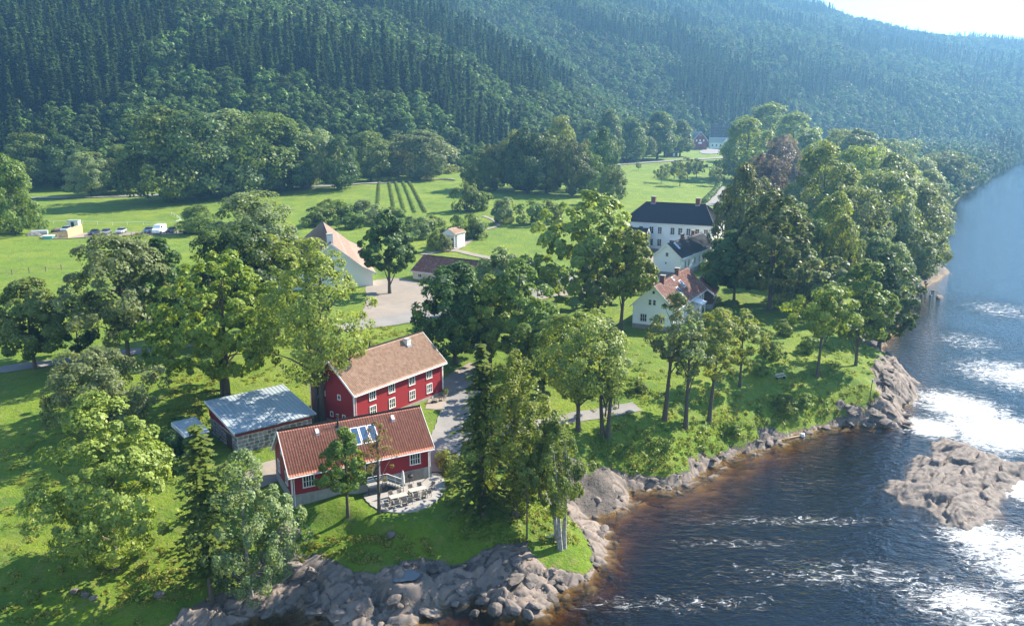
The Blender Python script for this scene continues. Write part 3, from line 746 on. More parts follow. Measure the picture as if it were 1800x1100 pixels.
def red_house_two_floors():
    L, W, E, Rr = 16.6, 8.0, 4.65, 8.0
    h = house('red_house', 'two-storey red timber house with two rows of white windows and faded tile roof', FB, 7.0, L, W, E, Rr, M_RED, M_TILE_OLD, found=.35, fmat=M_STONE2, seed=8, amp=.025)
    w = walls(L, W)
    for a in (3.1, 6.5, 10.3, 13.7):
        for b in (1.5, 3.55): window(h, *w['front'], a, b, .95, 1.15, 3, 2)
    for a, b in ((1.6,1.1),(3.9,1.1),(6.1,1.1),(2.6,3.6),(5.4,3.6)): window(h, *w['left'], a, b, .35, .5, 1, 1)
    for a in (2.2, 5.8): window(h, *w['right'], a, 3.4, .9, 1.1, 3, 2)
    chimney(h, 12.9, 3.1, Rr-1.0, Rr+.12, .7, M_TRIM)
    Geo().tube([(7.6, 4.8, Rr-.8), (7.6, 4.8, Rr+.8)], .10, 8).obj('flue_pipe', M_DARKM, h)
    pl = empty('planter_pot', local(FB, gz(*local(FB, 0, 15.9, -.9)[:2]), 15.9, -.9), 0, 'round pot of leafy plants by the corner of the two-storey red house', 'planter')
    Geo().tube([(0,0,0),(0,0,.5)], [.25,.38], 12).obj('pot', M_CONC, pl)
    leaf_blob('leaves', LEAF['bush'], pl, [(0,0,.75)], .5, 260, .16)
def leaf_blob(name, mat, parent, centers, r, n, size, seed=3, squash=.8):
    V, F, T = blob_leaves(np.array(centers, float), np.full(len(centers), r), n, size, np.random.default_rng(seed), squash)
    return mobj(name, np_mesh(name, V, F, None, {'tint': T}), mat, parent)

def stone_mesh(seed):
    r = np.random.default_rng(seed); g = Geo(); n = 8
    base = [(math.cos(2*math.pi*i/n)*(.5-.07*r.random()), math.sin(2*math.pi*i/n)*(.5-.07*r.random())) for i in range(n)]
    base = [(max(-.5, min(.5, x*1.18)), max(-.5, min(.5, y*1.18))) for x, y in base]
    for x, y in base: g.v.append((x, 0, y))
    for x, y in base: g.v.append((x*.82, -.7-.2*r.random(), y*.82))
    g.v.append((.08*r.random(), -1, .08*r.random()))
    for i in range(n):
        j = (i+1) % n; g.f.append((i, n+i, n+j, j)); g.f.append((n+i, 2*n, n+j))
    me = g.mesh('stone'); me.materials.append(M_STONE)
    return me
def stone_barn():
    L, W = 9.2, 8.6
    h = empty('stone_outbuilding', (*FC[0], 6.6), FC[1], 'stone outbuilding with grey metal roof and red boards under the eaves', 'outbuilding')
    Geo().prism([(0,-1.2),(W,-1.2),(W,3.9),(0,2.75)], 'x', 0, L).obj('wall', M_MORTAR, h)
    ST = [stone_mesh(40+i) for i in range(6)]
    r = random.Random(5)
    for O, U, N, LL, rz in (((0,0,0),(1,0,0),(0,-1,0),L,0), ((0,W,0),(0,-1,0),(-1,0,0),W*.999,-math.pi/2)):
        z = -.35
        while z < 2.35:
            hh = r.uniform(.34, .5); a = r.uniform(-.1, .1)
            while a < LL-.2:
                ww = r.uniform(.4, .85)
                ww = min(ww, LL-a)
                if ww > .22:
                    o = bpy.data.objects.new('stone', ST[r.randrange(6)]); COL.objects.link(o); o.parent = h
                    p = Vector(O)+Vector(U)*(max(a, .02)+ww/2); o.location = (p.x, p.y, z+hh/2+r.uniform(-.04, .04))
                    o.scale = (ww*.93, r.uniform(.05, .11), hh*r.uniform(.84, .96)); o.rotation_euler = (0, r.uniform(-.12, .12), rz)
                a += ww
            z += hh
    Geo().obox((0,0,0),(1,0,0),(0,-1,0), -.02, L+.02, 2.3, 2.76, 0, .13).obj('eaves_board', M_RED, h)
    Geo().prism([(.0,2.3),(W,2.3),(W,3.9),(0,2.74)], 'x', -.10, -.002).obj('side_boards', M_RED, h)
    t = Geo().prism([(-.45,2.72),(W+.4,4.0),(W+.4,4.16),(-.45,2.88)], 'x', -.4, L+.4).obj('roof', M_METAL, h)
    sm = Geo(); n = 20
    for i in range(n+1):
        x = -.38+(L+.76)*i/n; sm.prism([(-.45,2.88),(W+.4,4.16),(W+.4,4.20),(-.45,2.92)], 'x', x-.016, x+.016)
    sm.obj('standing_seams', M_METAL, t)
    for x in (-.44, L+.38): Geo().prism([(-.47,2.62),(W+.42,3.92),(W+.42,4.22),(-.47,2.94)], 'x', x, x+.06).obj('verge_board', M_TRIM, h)
    Geo().tube([(-.4,-.52,2.74),(L+.4,-.52,2.74)], .07, 8).obj('gutter', M_DARKM, h)
    d = Geo().obox((0,W,0),(0,-1,0),(-1,0,0), 5.5, 7.0, -.3, 1.9, .02, .14).obj('door', M_BROWN, h)
    Geo().obox((0,W,0),(0,-1,0),(-1,0,0), 5.65, 5.75, .7, .95, .14, .2).obj('door_handle', M_DARKM, d)
    # lean-to shed
    s = empty('shed', (*at(330, 800, 6.9), 6.9), FC[1], 'small lean-to shed with grey metal roof behind the leafy shrubs', 'shed')
    Geo().prism([(0,-.8),(4.2,-.8),(4.2,2.6),(0,2.2)], 'x', 0, 2.4).obj('wall', M_TEAK, s)
    rf = Geo().prism([(-.2,2.22),(4.4,2.64),(4.4,2.74),(-.2,2.32)], 'x', -.2, 2.6).obj('roof', M_METAL, s)
    Geo().box(-.24,-.18,-.22,4.42,2.2,2.72).obj('verge_board', M_TRIM, rf)
    Geo().obox((0,0,0),(1,0,0),(0,-1,0), .7, 1.6, 0, 1.9, .0, .05).obj('door', M_BROWN, s)
M_STONE2 = plain('rubble_foundation', (.34,.30,.27), (.20,.185,.175), 2.2, .9, .6, .06)

# ---------------------------------------------------------------- white buildings up the slope
def perp(d): return (d[1], -d[0])          # to the right of d
def end_frame(corner, d):                   # frame whose x runs along d from the near right corner
    return corner, math.atan2(d[1], d[0]), 0
def white_houses():
    # J: white house with old red tiles
    d = Vector((.47,.883)).normalized(); eL = Vector((21.4,139.6)); o = eL + Vector(perp(d))*7.6
    FJ = end_frame((o.x, o.y), d); L, W, E, Rr = 20, 7.4, 3.95, 7.5
    flatten_late(FJ, L, W, 8.1)
    h = house('white_house', 'white timber house with weathered red tile roof and two brick chimneys', FJ, 8.2, L, W, E, Rr, M_WHITE, M_TILE_MOSS, found=.5, fmat=M_STONE2, seed=21, oh=.5, tl=.4, tw=.3)
    w = walls(L, W)
    for a, b, ww, hh in ((2.0,1.7,1.1,1.3),(5.3,1.7,1.1,1.3)): window(h, *w['left'], a, b, ww, hh, 3, 2)
    window(h, *w['left'], 3.1, 4.6, .45, .9, 1, 2); window(h, *w['left'], 3.9, 4.6, .45, .9, 1, 2); window(h, *w['left'], 3.7, 6.4, .4, .5, 1, 1)
    for a in (2, 4.5, 7, 9.5, 15.2, 17.2, 18.9): window(h, *w['front'], a, 2.2, .8, 1.4, 2, 3)
    for xc, s0 in ((8.0,.9),(11.6,1.5)): skylight(h, xc, 1.0, s0, s0+1.0, W, E, Rr)
    skylight(h, 9.6, .5, 3.0, 3.4, W, E, Rr)
    chimney(h, 4.2, W/2-.2, Rr-.9, Rr+1.25, .75); chimney(h, 13.0, W/2-.2, Rr-.9, Rr+1.15, .75)
    pc = Geo().box(11.2, 14.0, -2.0, 0, -.6, .45).obj('porch', M_CONC, h)
    Geo().prism([(-2.2,2.5),(.0,3.1),(.0,3.25),(-2.2,2.62)], 'x', 11.0, 14.2).obj('porch_roof', M_TRIM, pc)
    for px in (11.3, 13.9): Geo().box(px-.07, px+.07, -1.95, -1.8, .45, 2.55).obj('porch_post', M_TRIM, pc)
    # annex with brown roof behind
    p = local(FJ, 0, L+1.0, -1.5)
    a = house('annex', 'low annex with mossy brown roof behind the white house', ((p[0], p[1]), FJ[1]+R(8), 0), 8.6, 7.5, 5.5, 2.3, 4.4, M_BROWN, M_TILE_MOSS, seed=25, corner=False, found=.2, cat='annex')
    window(a, *walls(7.5, 5.5)['front'], 2.5, 1.4, .7, .9, 2, 2)
    # I: white house with slate roof
    d = Vector((.54,.842)).normalized(); o = Vector((37.4,176.2)); FI = end_frame((o.x, o.y), d); L, W, E, Rr = 22, 6.4, 4.3, 7.0
    flatten_late(FI, L, W, 10.0)
    h = house('white_house', 'white house with blue-grey slate roof in front of the manor', FI, 10.0, L, W, E, Rr, M_WHITE, M_SLATE, found=.8, fmat=M_STONE2, seed=31, tw=.5, tl=.45, amp=.006, step=.025)
    w = walls(L, W)
    window(h, *w['left'], 3.2, 4.7, .6, .8, 1, 2)
    gl = Geo().tube([(-.05, 3.3, 2.95), (-.35, 3.3, 3.1), (-.35, 3.3, 2.9)], .05, 6).tube([(-.35,3.3,2.9),(-.35,3.3,2.6)], [.16,.1], 8); gl.obj('wall_lantern', M_DARKM, h)
    for a in (3, 5.2, 9, 12, 15, 18): window(h, *w['front'], a, 2.4, .8, 1.4, 2, 3)
    chimney(h, 9.5, W/2+.2, Rr-.8, Rr+1.2, .7); chimney(h, 16.5, W/2+.2, Rr-.8, Rr+1.2, .7)
    skylight(h, 3.2, .8, 1.6, 2.8, W, E, Rr)
    # manor
    q = Vector((50.1,200.2)); d = Vector((.902,-.431)); L, W, E, Rr = 23.0, 15.0, 7.2, 11.8
    o = q - d*L
    FM = ((o.x, o.y), math.atan2(d.y, d.x), L)
    flatten_late(FM, L, W, 10.9)
    h = empty('manor_house', (o.x, o.y, 10.9), FM[1], 'large white manor house with black hipped roof and two chimneys', 'manor')
    Geo().box(0, L, 0, W, .7, E).obj('wall', M_WHITE, h)
    Geo().box(-.08, L+.08, -.08, W+.08, -2, .7).obj('foundation', M_STONE2, h)
    oh, t, ins = .5, .15, 3.6
    c = [(-oh,-oh,E+t),(L+oh,-oh,E+t),(L+oh,W+oh,E+t),(-oh,W+oh,E+t)]; r0, r1 = (ins,W/2,Rr),(L-ins,W/2,Rr)
    for i, P in enumerate(([c[0],c[1],r1,r0],[c[2],c[3],r0,r1],[c[1],c[2],r1,r1],[c[3],c[0],r0,r0])):
        mobj('roof', roof_mesh(*P, .32, .4, .03, .03, seed=50+i, tintvar=.25), M_BLACKTILE, h)
    for a, b in ((c[0],r0),(c[1],r1),(c[2],r1),(c[3],r0),(r0,r1)): Geo().tube([Vector(a)+Vector((0,0,.03)), Vector(b)+Vector((0,0,.03))], .13, 8).obj('ridge_tiles', M_BLACKTILE, h)
    Geo().box(-oh+.02, L+oh-.02, -oh+.02, W+oh-.02, E-.12, E+t-.06).obj('cornice', M_TRIM, h)
    w = walls(L, W)
    for a in (1.8, 4.6, 7.4, 9.6, 12.9, 14.9, 17.0, 19.2, 21.4):
        window(h, *w['front'], a, 5.45, .95, 1.65, 2, 3, case=.13)
        if abs(a-12.9) > .1: window(h, *w['front'], a, 2.35, .95, 1.65, 2, 3, case=.13)
    dr = Geo().obox(*w['front'], 12.3, 13.5, .7, 3.1, .0, .06).obj('front_door', M_DARKM, h)
    Geo().obox(*w['front'], 12.1, 13.7, 3.1, 3.3, 0, .3).obj('door_hood', M_TRIM, dr)
    Geo().obox(*w['front'], 11.6, 14.2, -.3, .5, .08, 1.4).obj('door_steps', M_STONE2, h)
    for a in (2, 4.5, 7.5, 10.5, 13): 
        for b in (5.45, 2.35): window(h, *w['right'], a, b, .95, 1.65, 2, 3, case=.13)
    for x in (5.6, L-5.6): chimney(h, x, W/2, Rr-.5, Rr+1.5, 1.1, M_BRICK)
    p = local(FM, 0, 2.0, -7.5)
    g = house('wing', 'small white wing with black roof beside the manor entrance', ((p[0], p[1]), FM[1], 0), 10.9, 5.6, 6.0, 3.6, 6.2, M_WHITE, M_BLACKTILE, seed=61, found=.4, cat='outbuilding')
    window(g, *walls(5.6, 6)['right'], 2.5, 2.0, .8, 1.3, 2, 3)
def flatten_late(fr, L, W, z):
    m = local(fr, 0, L/2, W/2); 
    for f in (.12, .5, .88):
        q = local(fr, 0, L*f, W/2); flatten(q[0], q[1], W*.62, z-.25, 5)
def church_barn():
    r = Vector((-.265,.964)); wv = Vector((.964,.265)); ap = Vector((-38.2,168.0)); W, L = 17.0, 38.0
    o = ap + wv*(W/2); fr = ((o.x, o.y), math.atan2(r.y, r.x), 0); z = 9.4
    flatten_late(fr, L, W, z)
    h = empty('white_barn', (o.x, o.y, z), fr[1], 'big white barn with swept brown tile roof beside the gravel yard', 'barn')
    # profile from right eave to left eave, steep above and flared at the foot
    prof = [(-.7,2.45),(2.2,4.0),(5.2,6.5),(W/2,9.15)]
    full = prof + [(W-y, zz) for y, zz in prof[::-1][1:]]
    Geo().prism([(0,-.5)]+[(0.02,2.75)]+full[1:-1]+[(W-.02,2.75),(W,-.5)], 'x', 0, L).obj('wall', M_WHITE, h)
    k = 0
    for a, b in zip(full[:-1], full[1:]):
        y0, z0 = a; y1, z1 = b
        if y1 <= W/2+.01: P = [(-.4,y0,z0+.15),(L+.4,y0,z0+.15),(L+.4,y1,z1+.15),(-.4,y1,z1+.15)]
        else: P = [(L+.4,y1,z1+.15),(-.4,y1,z1+.15),(-.4,y0,z0+.15),(L+.4,y0,z0+.15)]
        rf = mobj('roof', roof_mesh(*P, .36, .42, .03, .03, seg=3, seed=70+k, tintvar=.25), M_TILE_BARN, h); k += 1
        for xx in (-.46, L+.38):
            Geo().prism([(y0,z0-.25),(y1,z1-.25),(y1,z1+.24),(y0,z0+.24)], 'x', xx, xx+.07).obj('bargeboard', M_TRIM, h)
    Geo().tube([(-.4,W/2,9.36),(L+.4,W/2,9.36)], .14, 8).obj('ridge_tiles', M_TILE_BARN, h)
    w = walls(L, W)
    window(h, *w['left'], 11.6, 1.6, 1.1, 1.2, 2, 2, trim=M_TEAK)
    window(h, *w['left'], 5.0, 1.6, 1.1, 1.2, 2, 2, trim=M_TEAK)
    O, U, N = w['left']; g = Geo()
    arch = [(8.2+ -.75, 3.4), (8.2+.75, 3.4)] + [(8.2+.75*math.cos(a), 4.6+.75*math.sin(a)) for a in np.linspace(0, math.pi, 9)]
    q = [Vector(O)+Vector(U)*a+Vector((0,0,1))*b+Vector(N)*.06 for a, b in arch]; q2 = [p-Vector(N)*.06 for p in q]; n = len(q)
    g.add(q+q2, [tuple(range(n))]+[(i,(i+1)%n,n+(i+1)%n,n+i) for i in range(n)]); aw = g.obj('arched_window', M_GLASSY, h)
    chimney(h, 2.2, W/2, 8.6, 11.0, 1.25, M_TRIM)
    # cross gable on the far side
    cg = Geo().prism([(14.0,3.0),(22.0,3.0),(18.0,8.0)], 'y', W/2+1.5, W+2.0).obj('cross_gable', M_WHITE, h)
    for x0, x1 in ((13.4,18.0),(18.0,22.6)):
        zA, zB = (2.4, 8.1) if x0 < 14 else (8.1, 2.4)
        P = [(x0,W+2.4,zA+.1),(x0,W/2+1,zA+.1),(x1,W/2+1,zB+.1),(x1,W+2.4,zB+.1)] if x0 < 14 else [(x1,W/2+1,zB+.1),(x1,W+2.4,zB+.1),(x0,W+2.4,zA+.1),(x0,W/2+1,zA+.1)]
        mobj('cross_gable_roof', roof_mesh(*P, .36, .42, .03, .03, seg=3, seed=90), M_TILE_BARN, cg)
        Geo().beam((x0,W+2.42,zA+.1),(x1,W+2.42,zB+.1), .08, .4).obj('cross_gable_trim', M_TRIM, cg)
    # F: low tiled outbuilding with cream wall across the yard
    p0, p1 = Vector(at(726, 493, 9.4)), Vector(at(772, 499, 9.4)); d = (p1-p0).normalized()
    fr = ((p0.x, p0.y), math.atan2(d.y, d.x), 0)
    h = house('long_outbuilding', 'long low outbuilding with brown tile roof and cream wall at the yard', fr, 9.4, 22, 9.0, 2.3, 4.9, plain('cream_limewash', (.62,.57,.48), (.54,.49,.41), 1.5, .8), M_TILE_MOSS, seed=101, corner=False, barge=False, cat='outbuilding', tintvar=.4)
    for a in (2.0, 8.0, 14, 19): window(h, *walls(22, 9)['front'], a, 1.3, .9, .7, 2, 1)
    # gazebo
    gx, gy, gg = ground_at(789, 437)
    h = empty('garden_temple', (gx, gy, gg), R(-28), 'small white garden temple with columns and pitched tile roof', 'pavilion')
    Geo().box(-2.2, 2.2, -.4, 5.4, -.3, .25).obj('base', M_STONE2, h)
    Geo().box(-1.9, 1.9, 1.4, 5.1, .25, 3.6).obj('wall', M_WHITE, h)
    for x in (-1.7, -.6, .6, 1.7): Geo().tube([(x,.0,.25),(x,.0,.4),(x,.0,3.4),(x,.0,3.6)], [.24,.18,.15,.22], 12).obj('column', M_TRIM, h)
    Geo().box(-2.0, 2.0, -.25, 5.2, 3.6, 4.0).obj('entablature', M_TRIM, h)
    Geo().prism([(-2.0,4.0),(2.0,4.0),(0,5.2)], 'y', -.25, 5.2).obj('pediment', M_TRIM, h)
    for P in ([(-2.3,5.4,3.98),(-2.3,-.4,3.98),(0,-.4,5.34),(0,5.4,5.34)], [(2.3,-.4,3.98),(2.3,5.4,3.98),(0,5.4,5.34),(0,-.4,5.34)]):
        mobj('roof', roof_mesh(*P, .3, .36, .03, .03, seed=110), M_TILE_OLD, h)
    Geo().obox((0,1.4,0),(1,0,0),(0,-1,0), -.6, .6, .25, 2.5, 0, .05).obj('door', M_GLASSY, h)
def far_farm():
    # red barn, white house and shed under the hill
    x, y = at(1213, 263, 20); z = gz(x, y)
    h = house('red_barn', 'far red barn with pale grey roof under the wooded hill', ((x+13.5, y-1), R(107), 0), z, 24, 13, 8.0, 14.5, M_RED_FAR, M_METAL, seed=120, tw=1.2, tl=3.0, amp=.02, step=.02, corner=False, oh=.8, og=.7, cat='barn')
    w = walls(24, 13)
    for a in (3.2, 6.5, 9.8): window(h, *w['left'], a, 7.6, 1.0, 1.4, 1, 1, glass=M_TRIM)
    window(h, *w['left'], 6.5, 11.8, 1.6, 1.2, 2, 2)
    Geo().obox(*w['left'], 5.0, 8.2, 4.9, 6.2, 0, .12).obj('sign_board', M_TRIM, h)
    Geo().obox(*w['left'], 5.8, 7.2, 0, 3.2, 0, .1).obj('barn_door', M_BROWN, h)
    p = (x-4, y-2); lean = house('lean_to', 'red lean-to with pale roof against the far red barn', ((p[0]+.5, p[1]), R(17), 0), z, 4, 12, 4.2, 5.5, M_RED_FAR, M_METAL, seed=121, tw=1.2, tl=2.5, corner=False, cat='shed')
    x2, y2 = at(1252, 259, 20.3); z2 = gz(x2, y2)
    g = house('white_farmhouse', 'far white farmhouse with steep dark roof partly behind the trees', ((x2+2, y2+16), R(-12), 0), z2, 24, 15, 7, 20.5, M_WHITE, M_SLATE, seed=122, tw=1.0, tl=1.5, corner=False, oh=.8, og=.6, cat='farmhouse')
    chimney(g, 11, 7.4, 19.6, 22.0, 1.5)
    for a in (4, 9, 14): window(g, *walls(24, 15)['front'], a, 3.5, 1.2, 2.0, 2, 2)
    g = house('white_annex', 'low white annex between the far red barn and the farmhouse', ((x2-1, y2+6), R(-8), 0), z2, 16, 7, 5.5, 9.5, M_WHITE, M_METAL, seed=123, tw=1.0, tl=1.5, corner=False, cat='annex')
    for a in (2.5, 6, 9.5, 13): window(g, *walls(16, 7)['front'], a, 3, 1.1, 1.8, 2, 2)
    g = house('white_porch', 'small white gabled porch building at the far farmhouse', ((x2+15.5, y2+2), R(75), 0), z2, 6, 6, 5, 8.5, M_WHITE, M_METAL, seed=124, tw=1.0, tl=1.5, corner=False, cat='outbuilding')
    Geo().obox(*walls(6, 6)['left'], 2.2, 3.8, .3, 3.5, 0, .1).obj('door', plain('blue_door_paint', (.10,.18,.30)), g)
    x3, y3, z3 = ground_at(1170, 276)
    s = house('dark_shed', 'small black shed with white door by the farm road', ((x3, y3), R(4), 0), z3, 8.5, 6, 3.6, 6.0, M_BROWN, M_SLATE, seed=125, tw=.8, tl=1.0, corner=True, cat='shed')
    Geo().obox(*walls(8.5, 6)['front'], 5.2, 6.6, .2, 2.6, 0, .08).obj('door', M_TRIM, s)
M_RED_FAR = wood_red('faded_red_boards', (.20,.05,.055))

# ---------------------------------------------------------------- foliage
def blob_leaves(C, rad, n, size, r, squash=.85, out=None, jit=.75):
    """n leaf faces on each of the clumps C"""
    k = len(C); N = k*n
    c = np.repeat(C, n, 0); rr = np.repeat(rad, n)
    d = r.normal(size=(N, 3))
    if out is not None: d = d + np.repeat(out, n, 0)*.9
    d[:,2] += .25
    d /= np.linalg.norm(d, axis=1)[:,None]+1e-9
    p = c + d*np.array([1,1,squash])*(rr*(.55+.5*r.random(N)**.6))[:,None]
    nn = d*.9 + (np.repeat(out, n, 0)*.6 if out is not None else 0) + np.array([0,0,.35]) + r.normal(size=(N, 3))*jit*.62; nn /= np.linalg.norm(nn, axis=1)[:,None]
    t = np.cross(nn, r.normal(size=(N, 3))); t /= np.linalg.norm(t, axis=1)[:,None]+1e-9
    b = np.cross(nn, t); s = size*(.45+1.05*r.random(N)**1.4)[:,None]
    V = np.stack([p-t*s*.6, p+b*s*.42, p+t*s*.6, p-b*s*.42], 1).reshape(-1, 3)
    F = np.arange(N*4).reshape(-1, 4)
    T = np.clip(np.repeat(r.random(k)*.5, n) + r.random(N)*.55, 0, 1)
    return V, F, T
PROFILE = {
 'round': lambda t: np.sqrt(np.clip(1-(2*t-1)**2, 0, 1))**.75,
 'oval':  lambda t: np.sin(np.pi*np.clip(t, 0, 1)**.75)**.6,
 'egg':   lambda t: np.clip(t/.28, 0, 1)**.6*np.clip((1-t)/.72, 0, 1)**.55,
 'dome':  lambda t: np.clip(t/.15, 0, 1)**.5*np.sqrt(np.clip(1-t**2.2, 0, 1)),
 'column':lambda t: np.clip(t/.15, 0, 1)**.5*np.clip((1-t)/.45, 0, 1)**.6,
}
def crown_trunk(h, cr, cb, shape, seed, leaf=.26, nclump=60, cover=2.2, lean=(0,0), droop=False, airy=0., stems=1, trunk_r=None, rc=None, cmax=25000):
    r = np.random.default_rng(seed); pf = PROFILE[shape]
    z0 = cb*h; H = h-z0
    rc0 = rc or max(.45, cr*.27)
    if cmax > 20000: nclump, rc0, leaf = int(nclump*1.5), rc0*.8, leaf*.80
    t = []; 
    while len(t) < nclump:
        a = r.random()
        if r.random() < pf(np.array(a))*.9+.12: t.append(a)
    t = np.array(t); ang = r.random(nclump)*2*np.pi
    lob = 1+.20*np.sin(ang*2+seed)+.13*np.sin(ang*3+seed*2+t*5)+.25*(r.random(nclump) > .9)
    R_ = pf(t)*(cr-rc0*.35)*lob*np.where(r.random(nclump) < .8, .70+.36*r.random(nclump), .5*r.random(nclump))
    lx, ly = lean
    C = np.stack([np.cos(ang)*R_+lx*(z0+t*H)/h, np.sin(ang)*R_+ly*(z0+t*H)/h, z0+rc0*.5+t*(H-rc0*1.1)], -1)
    C = np.vstack([C, [[lx*.95, ly*.95, h-rc0*.8]]])
    rad = rc0*(.5+.85*r.random(len(C))**1.3)
    out = C-np.array([lx*.6, ly*.6, z0+H*.4]); out /= np.linalg.norm(out, axis=1)[:,None]+1e-9
    n = int(cover*(1-airy)*4*np.pi*rc0**2/(leaf**2*.5)/2)
    n = max(8, min(n, cmax//len(C)))
    V, F, T = blob_leaves(C, rad, n, leaf, r, 1.5 if droop else .8, out, .9)
    if droop: V[:,2] -= 0
    cm = np_mesh('crown', V, F, None, {'tint': T})
    g = Geo(); tr = trunk_r or max(.10, h*.018)
    for s in range(stems):
        ox, oy = (0, 0) if stems == 1 else (math.cos(s*2.3)*.35, math.sin(s*2.3)*.35)
        ex, ey = ox*(1+s), oy*(1+s)
        pts, rr = [], []
        for i in range(8):
            q = i/7; zz = q*h*.86
            wob = .12*math.sin(q*5+seed)*tr*4
            pts.append((ox+(lx*.86+ex*2)*q+wob*q, oy+(ly*.86+ey*2)*q+wob*q, zz-.35*(i == 0)))
            rr.append(tr*(1.35 if i == 0 else 1)*(1-.86*q)+.015)
        g.tube(pts, rr, 8)
    idx = r.permutation(len(C))[:14 if nclump > 30 else 7]
    for i in idx:
        c = C[i]; q = np.clip((c[2]-.30*h*(.4+.5*r.random()))/(.86*h), .1, .78); zz = q*.86*h
        a = np.array([lx*.86*q, ly*.86*q, zz]); m = (a+c)/2+np.array([0,0,.25*abs(c[2]-zz)*.5])
        w = tr*(1-.8*q)*.5
        g.tube([tuple(a), tuple(m), tuple(c)], [w, w*.65, w*.2], 5, cap=False)
    return cm, g.mesh('trunk')
def spruce_meshes(h, cr, seed, levels, per, sprays, size, cb=.06, sparse=0., power=.8, fall=1.):
    r = np.random.default_rng(seed); V, F, T = [], [], []
    k = 0
    for i in range(levels):
        t = (i+r.random()*.6)/levels; z = h*(cb+(1-cb)*t)
        Lb = cr*(1-t)**power*(.75+.4*r.random())+.12
        for j in range(per):
            if r.random() < sparse: continue
            a = 2*np.pi*(j+r.random()*.8)/per+i*.7; ca, sa = math.cos(a), math.sin(a)
            ll = Lb*(.7+.45*r.random()); dz = -ll*(.22+.25*r.random())*(1-.75*t)*fall
            for q in range(sprays):
                f = (q+.6)/sprays; sp = size*(1.1-.5*f)*(.8+.5*r.random())
                cxx, cyy, czz = ca*ll*f, sa*ll*f, z+dz*f*f+ (.06*ll*math.sin(f*3))
                side = r.uniform(-.5, .5)*sp if sprays > 1 else 0
                cxx += -sa*side; cyy += ca*side
                ln = ll/sprays*.85 if sprays > 1 else ll*.55
                ln = max(ln, sp*.6)
                wv = sp*.5; dp = sp*(.25+.35*r.random())*fall
                V += [(cxx-ca*ln*.9, cyy-sa*ln*.9, czz+.02), (cxx-sa*wv, cyy+ca*wv, czz-dp), (cxx+ca*ln, cyy+sa*ln, czz-dp*.5), (cxx+sa*wv, cyy-ca*wv, czz-dp*.9)]
                F.append((k, k+1, k+2, k+3)); k += 4; T.append(r.random())
    V += [(0,0,h*1.02), (.12,.05,h*.94), (0,0,h*.90), (-.12,-.05,h*.94)]; F.append((k,k+1,k+2,k+3)); T.append(.5)
    cm = np_mesh('crown', np.array(V, float), np.array(F), None, {'tint': np.array(T)})
    tr = h*.013
    return cm, Geo().tube([(0,0,-.4),(0,0,h*.3),(0,0,h*.97)], [tr*1.2, tr*.8, .02], 7).mesh('trunk')
def plant_tree(name, cm, tm, leafm, loc, label, cat, group=None, scale=(1,1,1), rz=0., bark=None, parts=True):
    o = empty(name, loc, rz, label, cat, group); o.scale = scale
    if not cm.materials: cm.materials.append(leafm)
    if not tm.materials: tm.materials.append(bark or BARK)
    c = bpy.data.objects.new('crown', cm); COL.objects.link(c); c.parent = o
    if cm.materials[0] != leafm:
        c.material_slots[0].link = 'OBJECT'; c.material_slots[0].material = leafm
    t = bpy.data.objects.new('trunk', tm); COL.objects.link(t); t.parent = o
    return o, c
HEIGHTS = []
def place(u, vb, vt, w):
    x, y, z = ground_at(u, vb); h = ztop(y, vt)-z; cr = w*mpp(y, z+h/2)/2
    HEIGHTS.append((u, vb, round(y), round(h, 1), round(cr, 1)))
    return x, y, z, h, cr
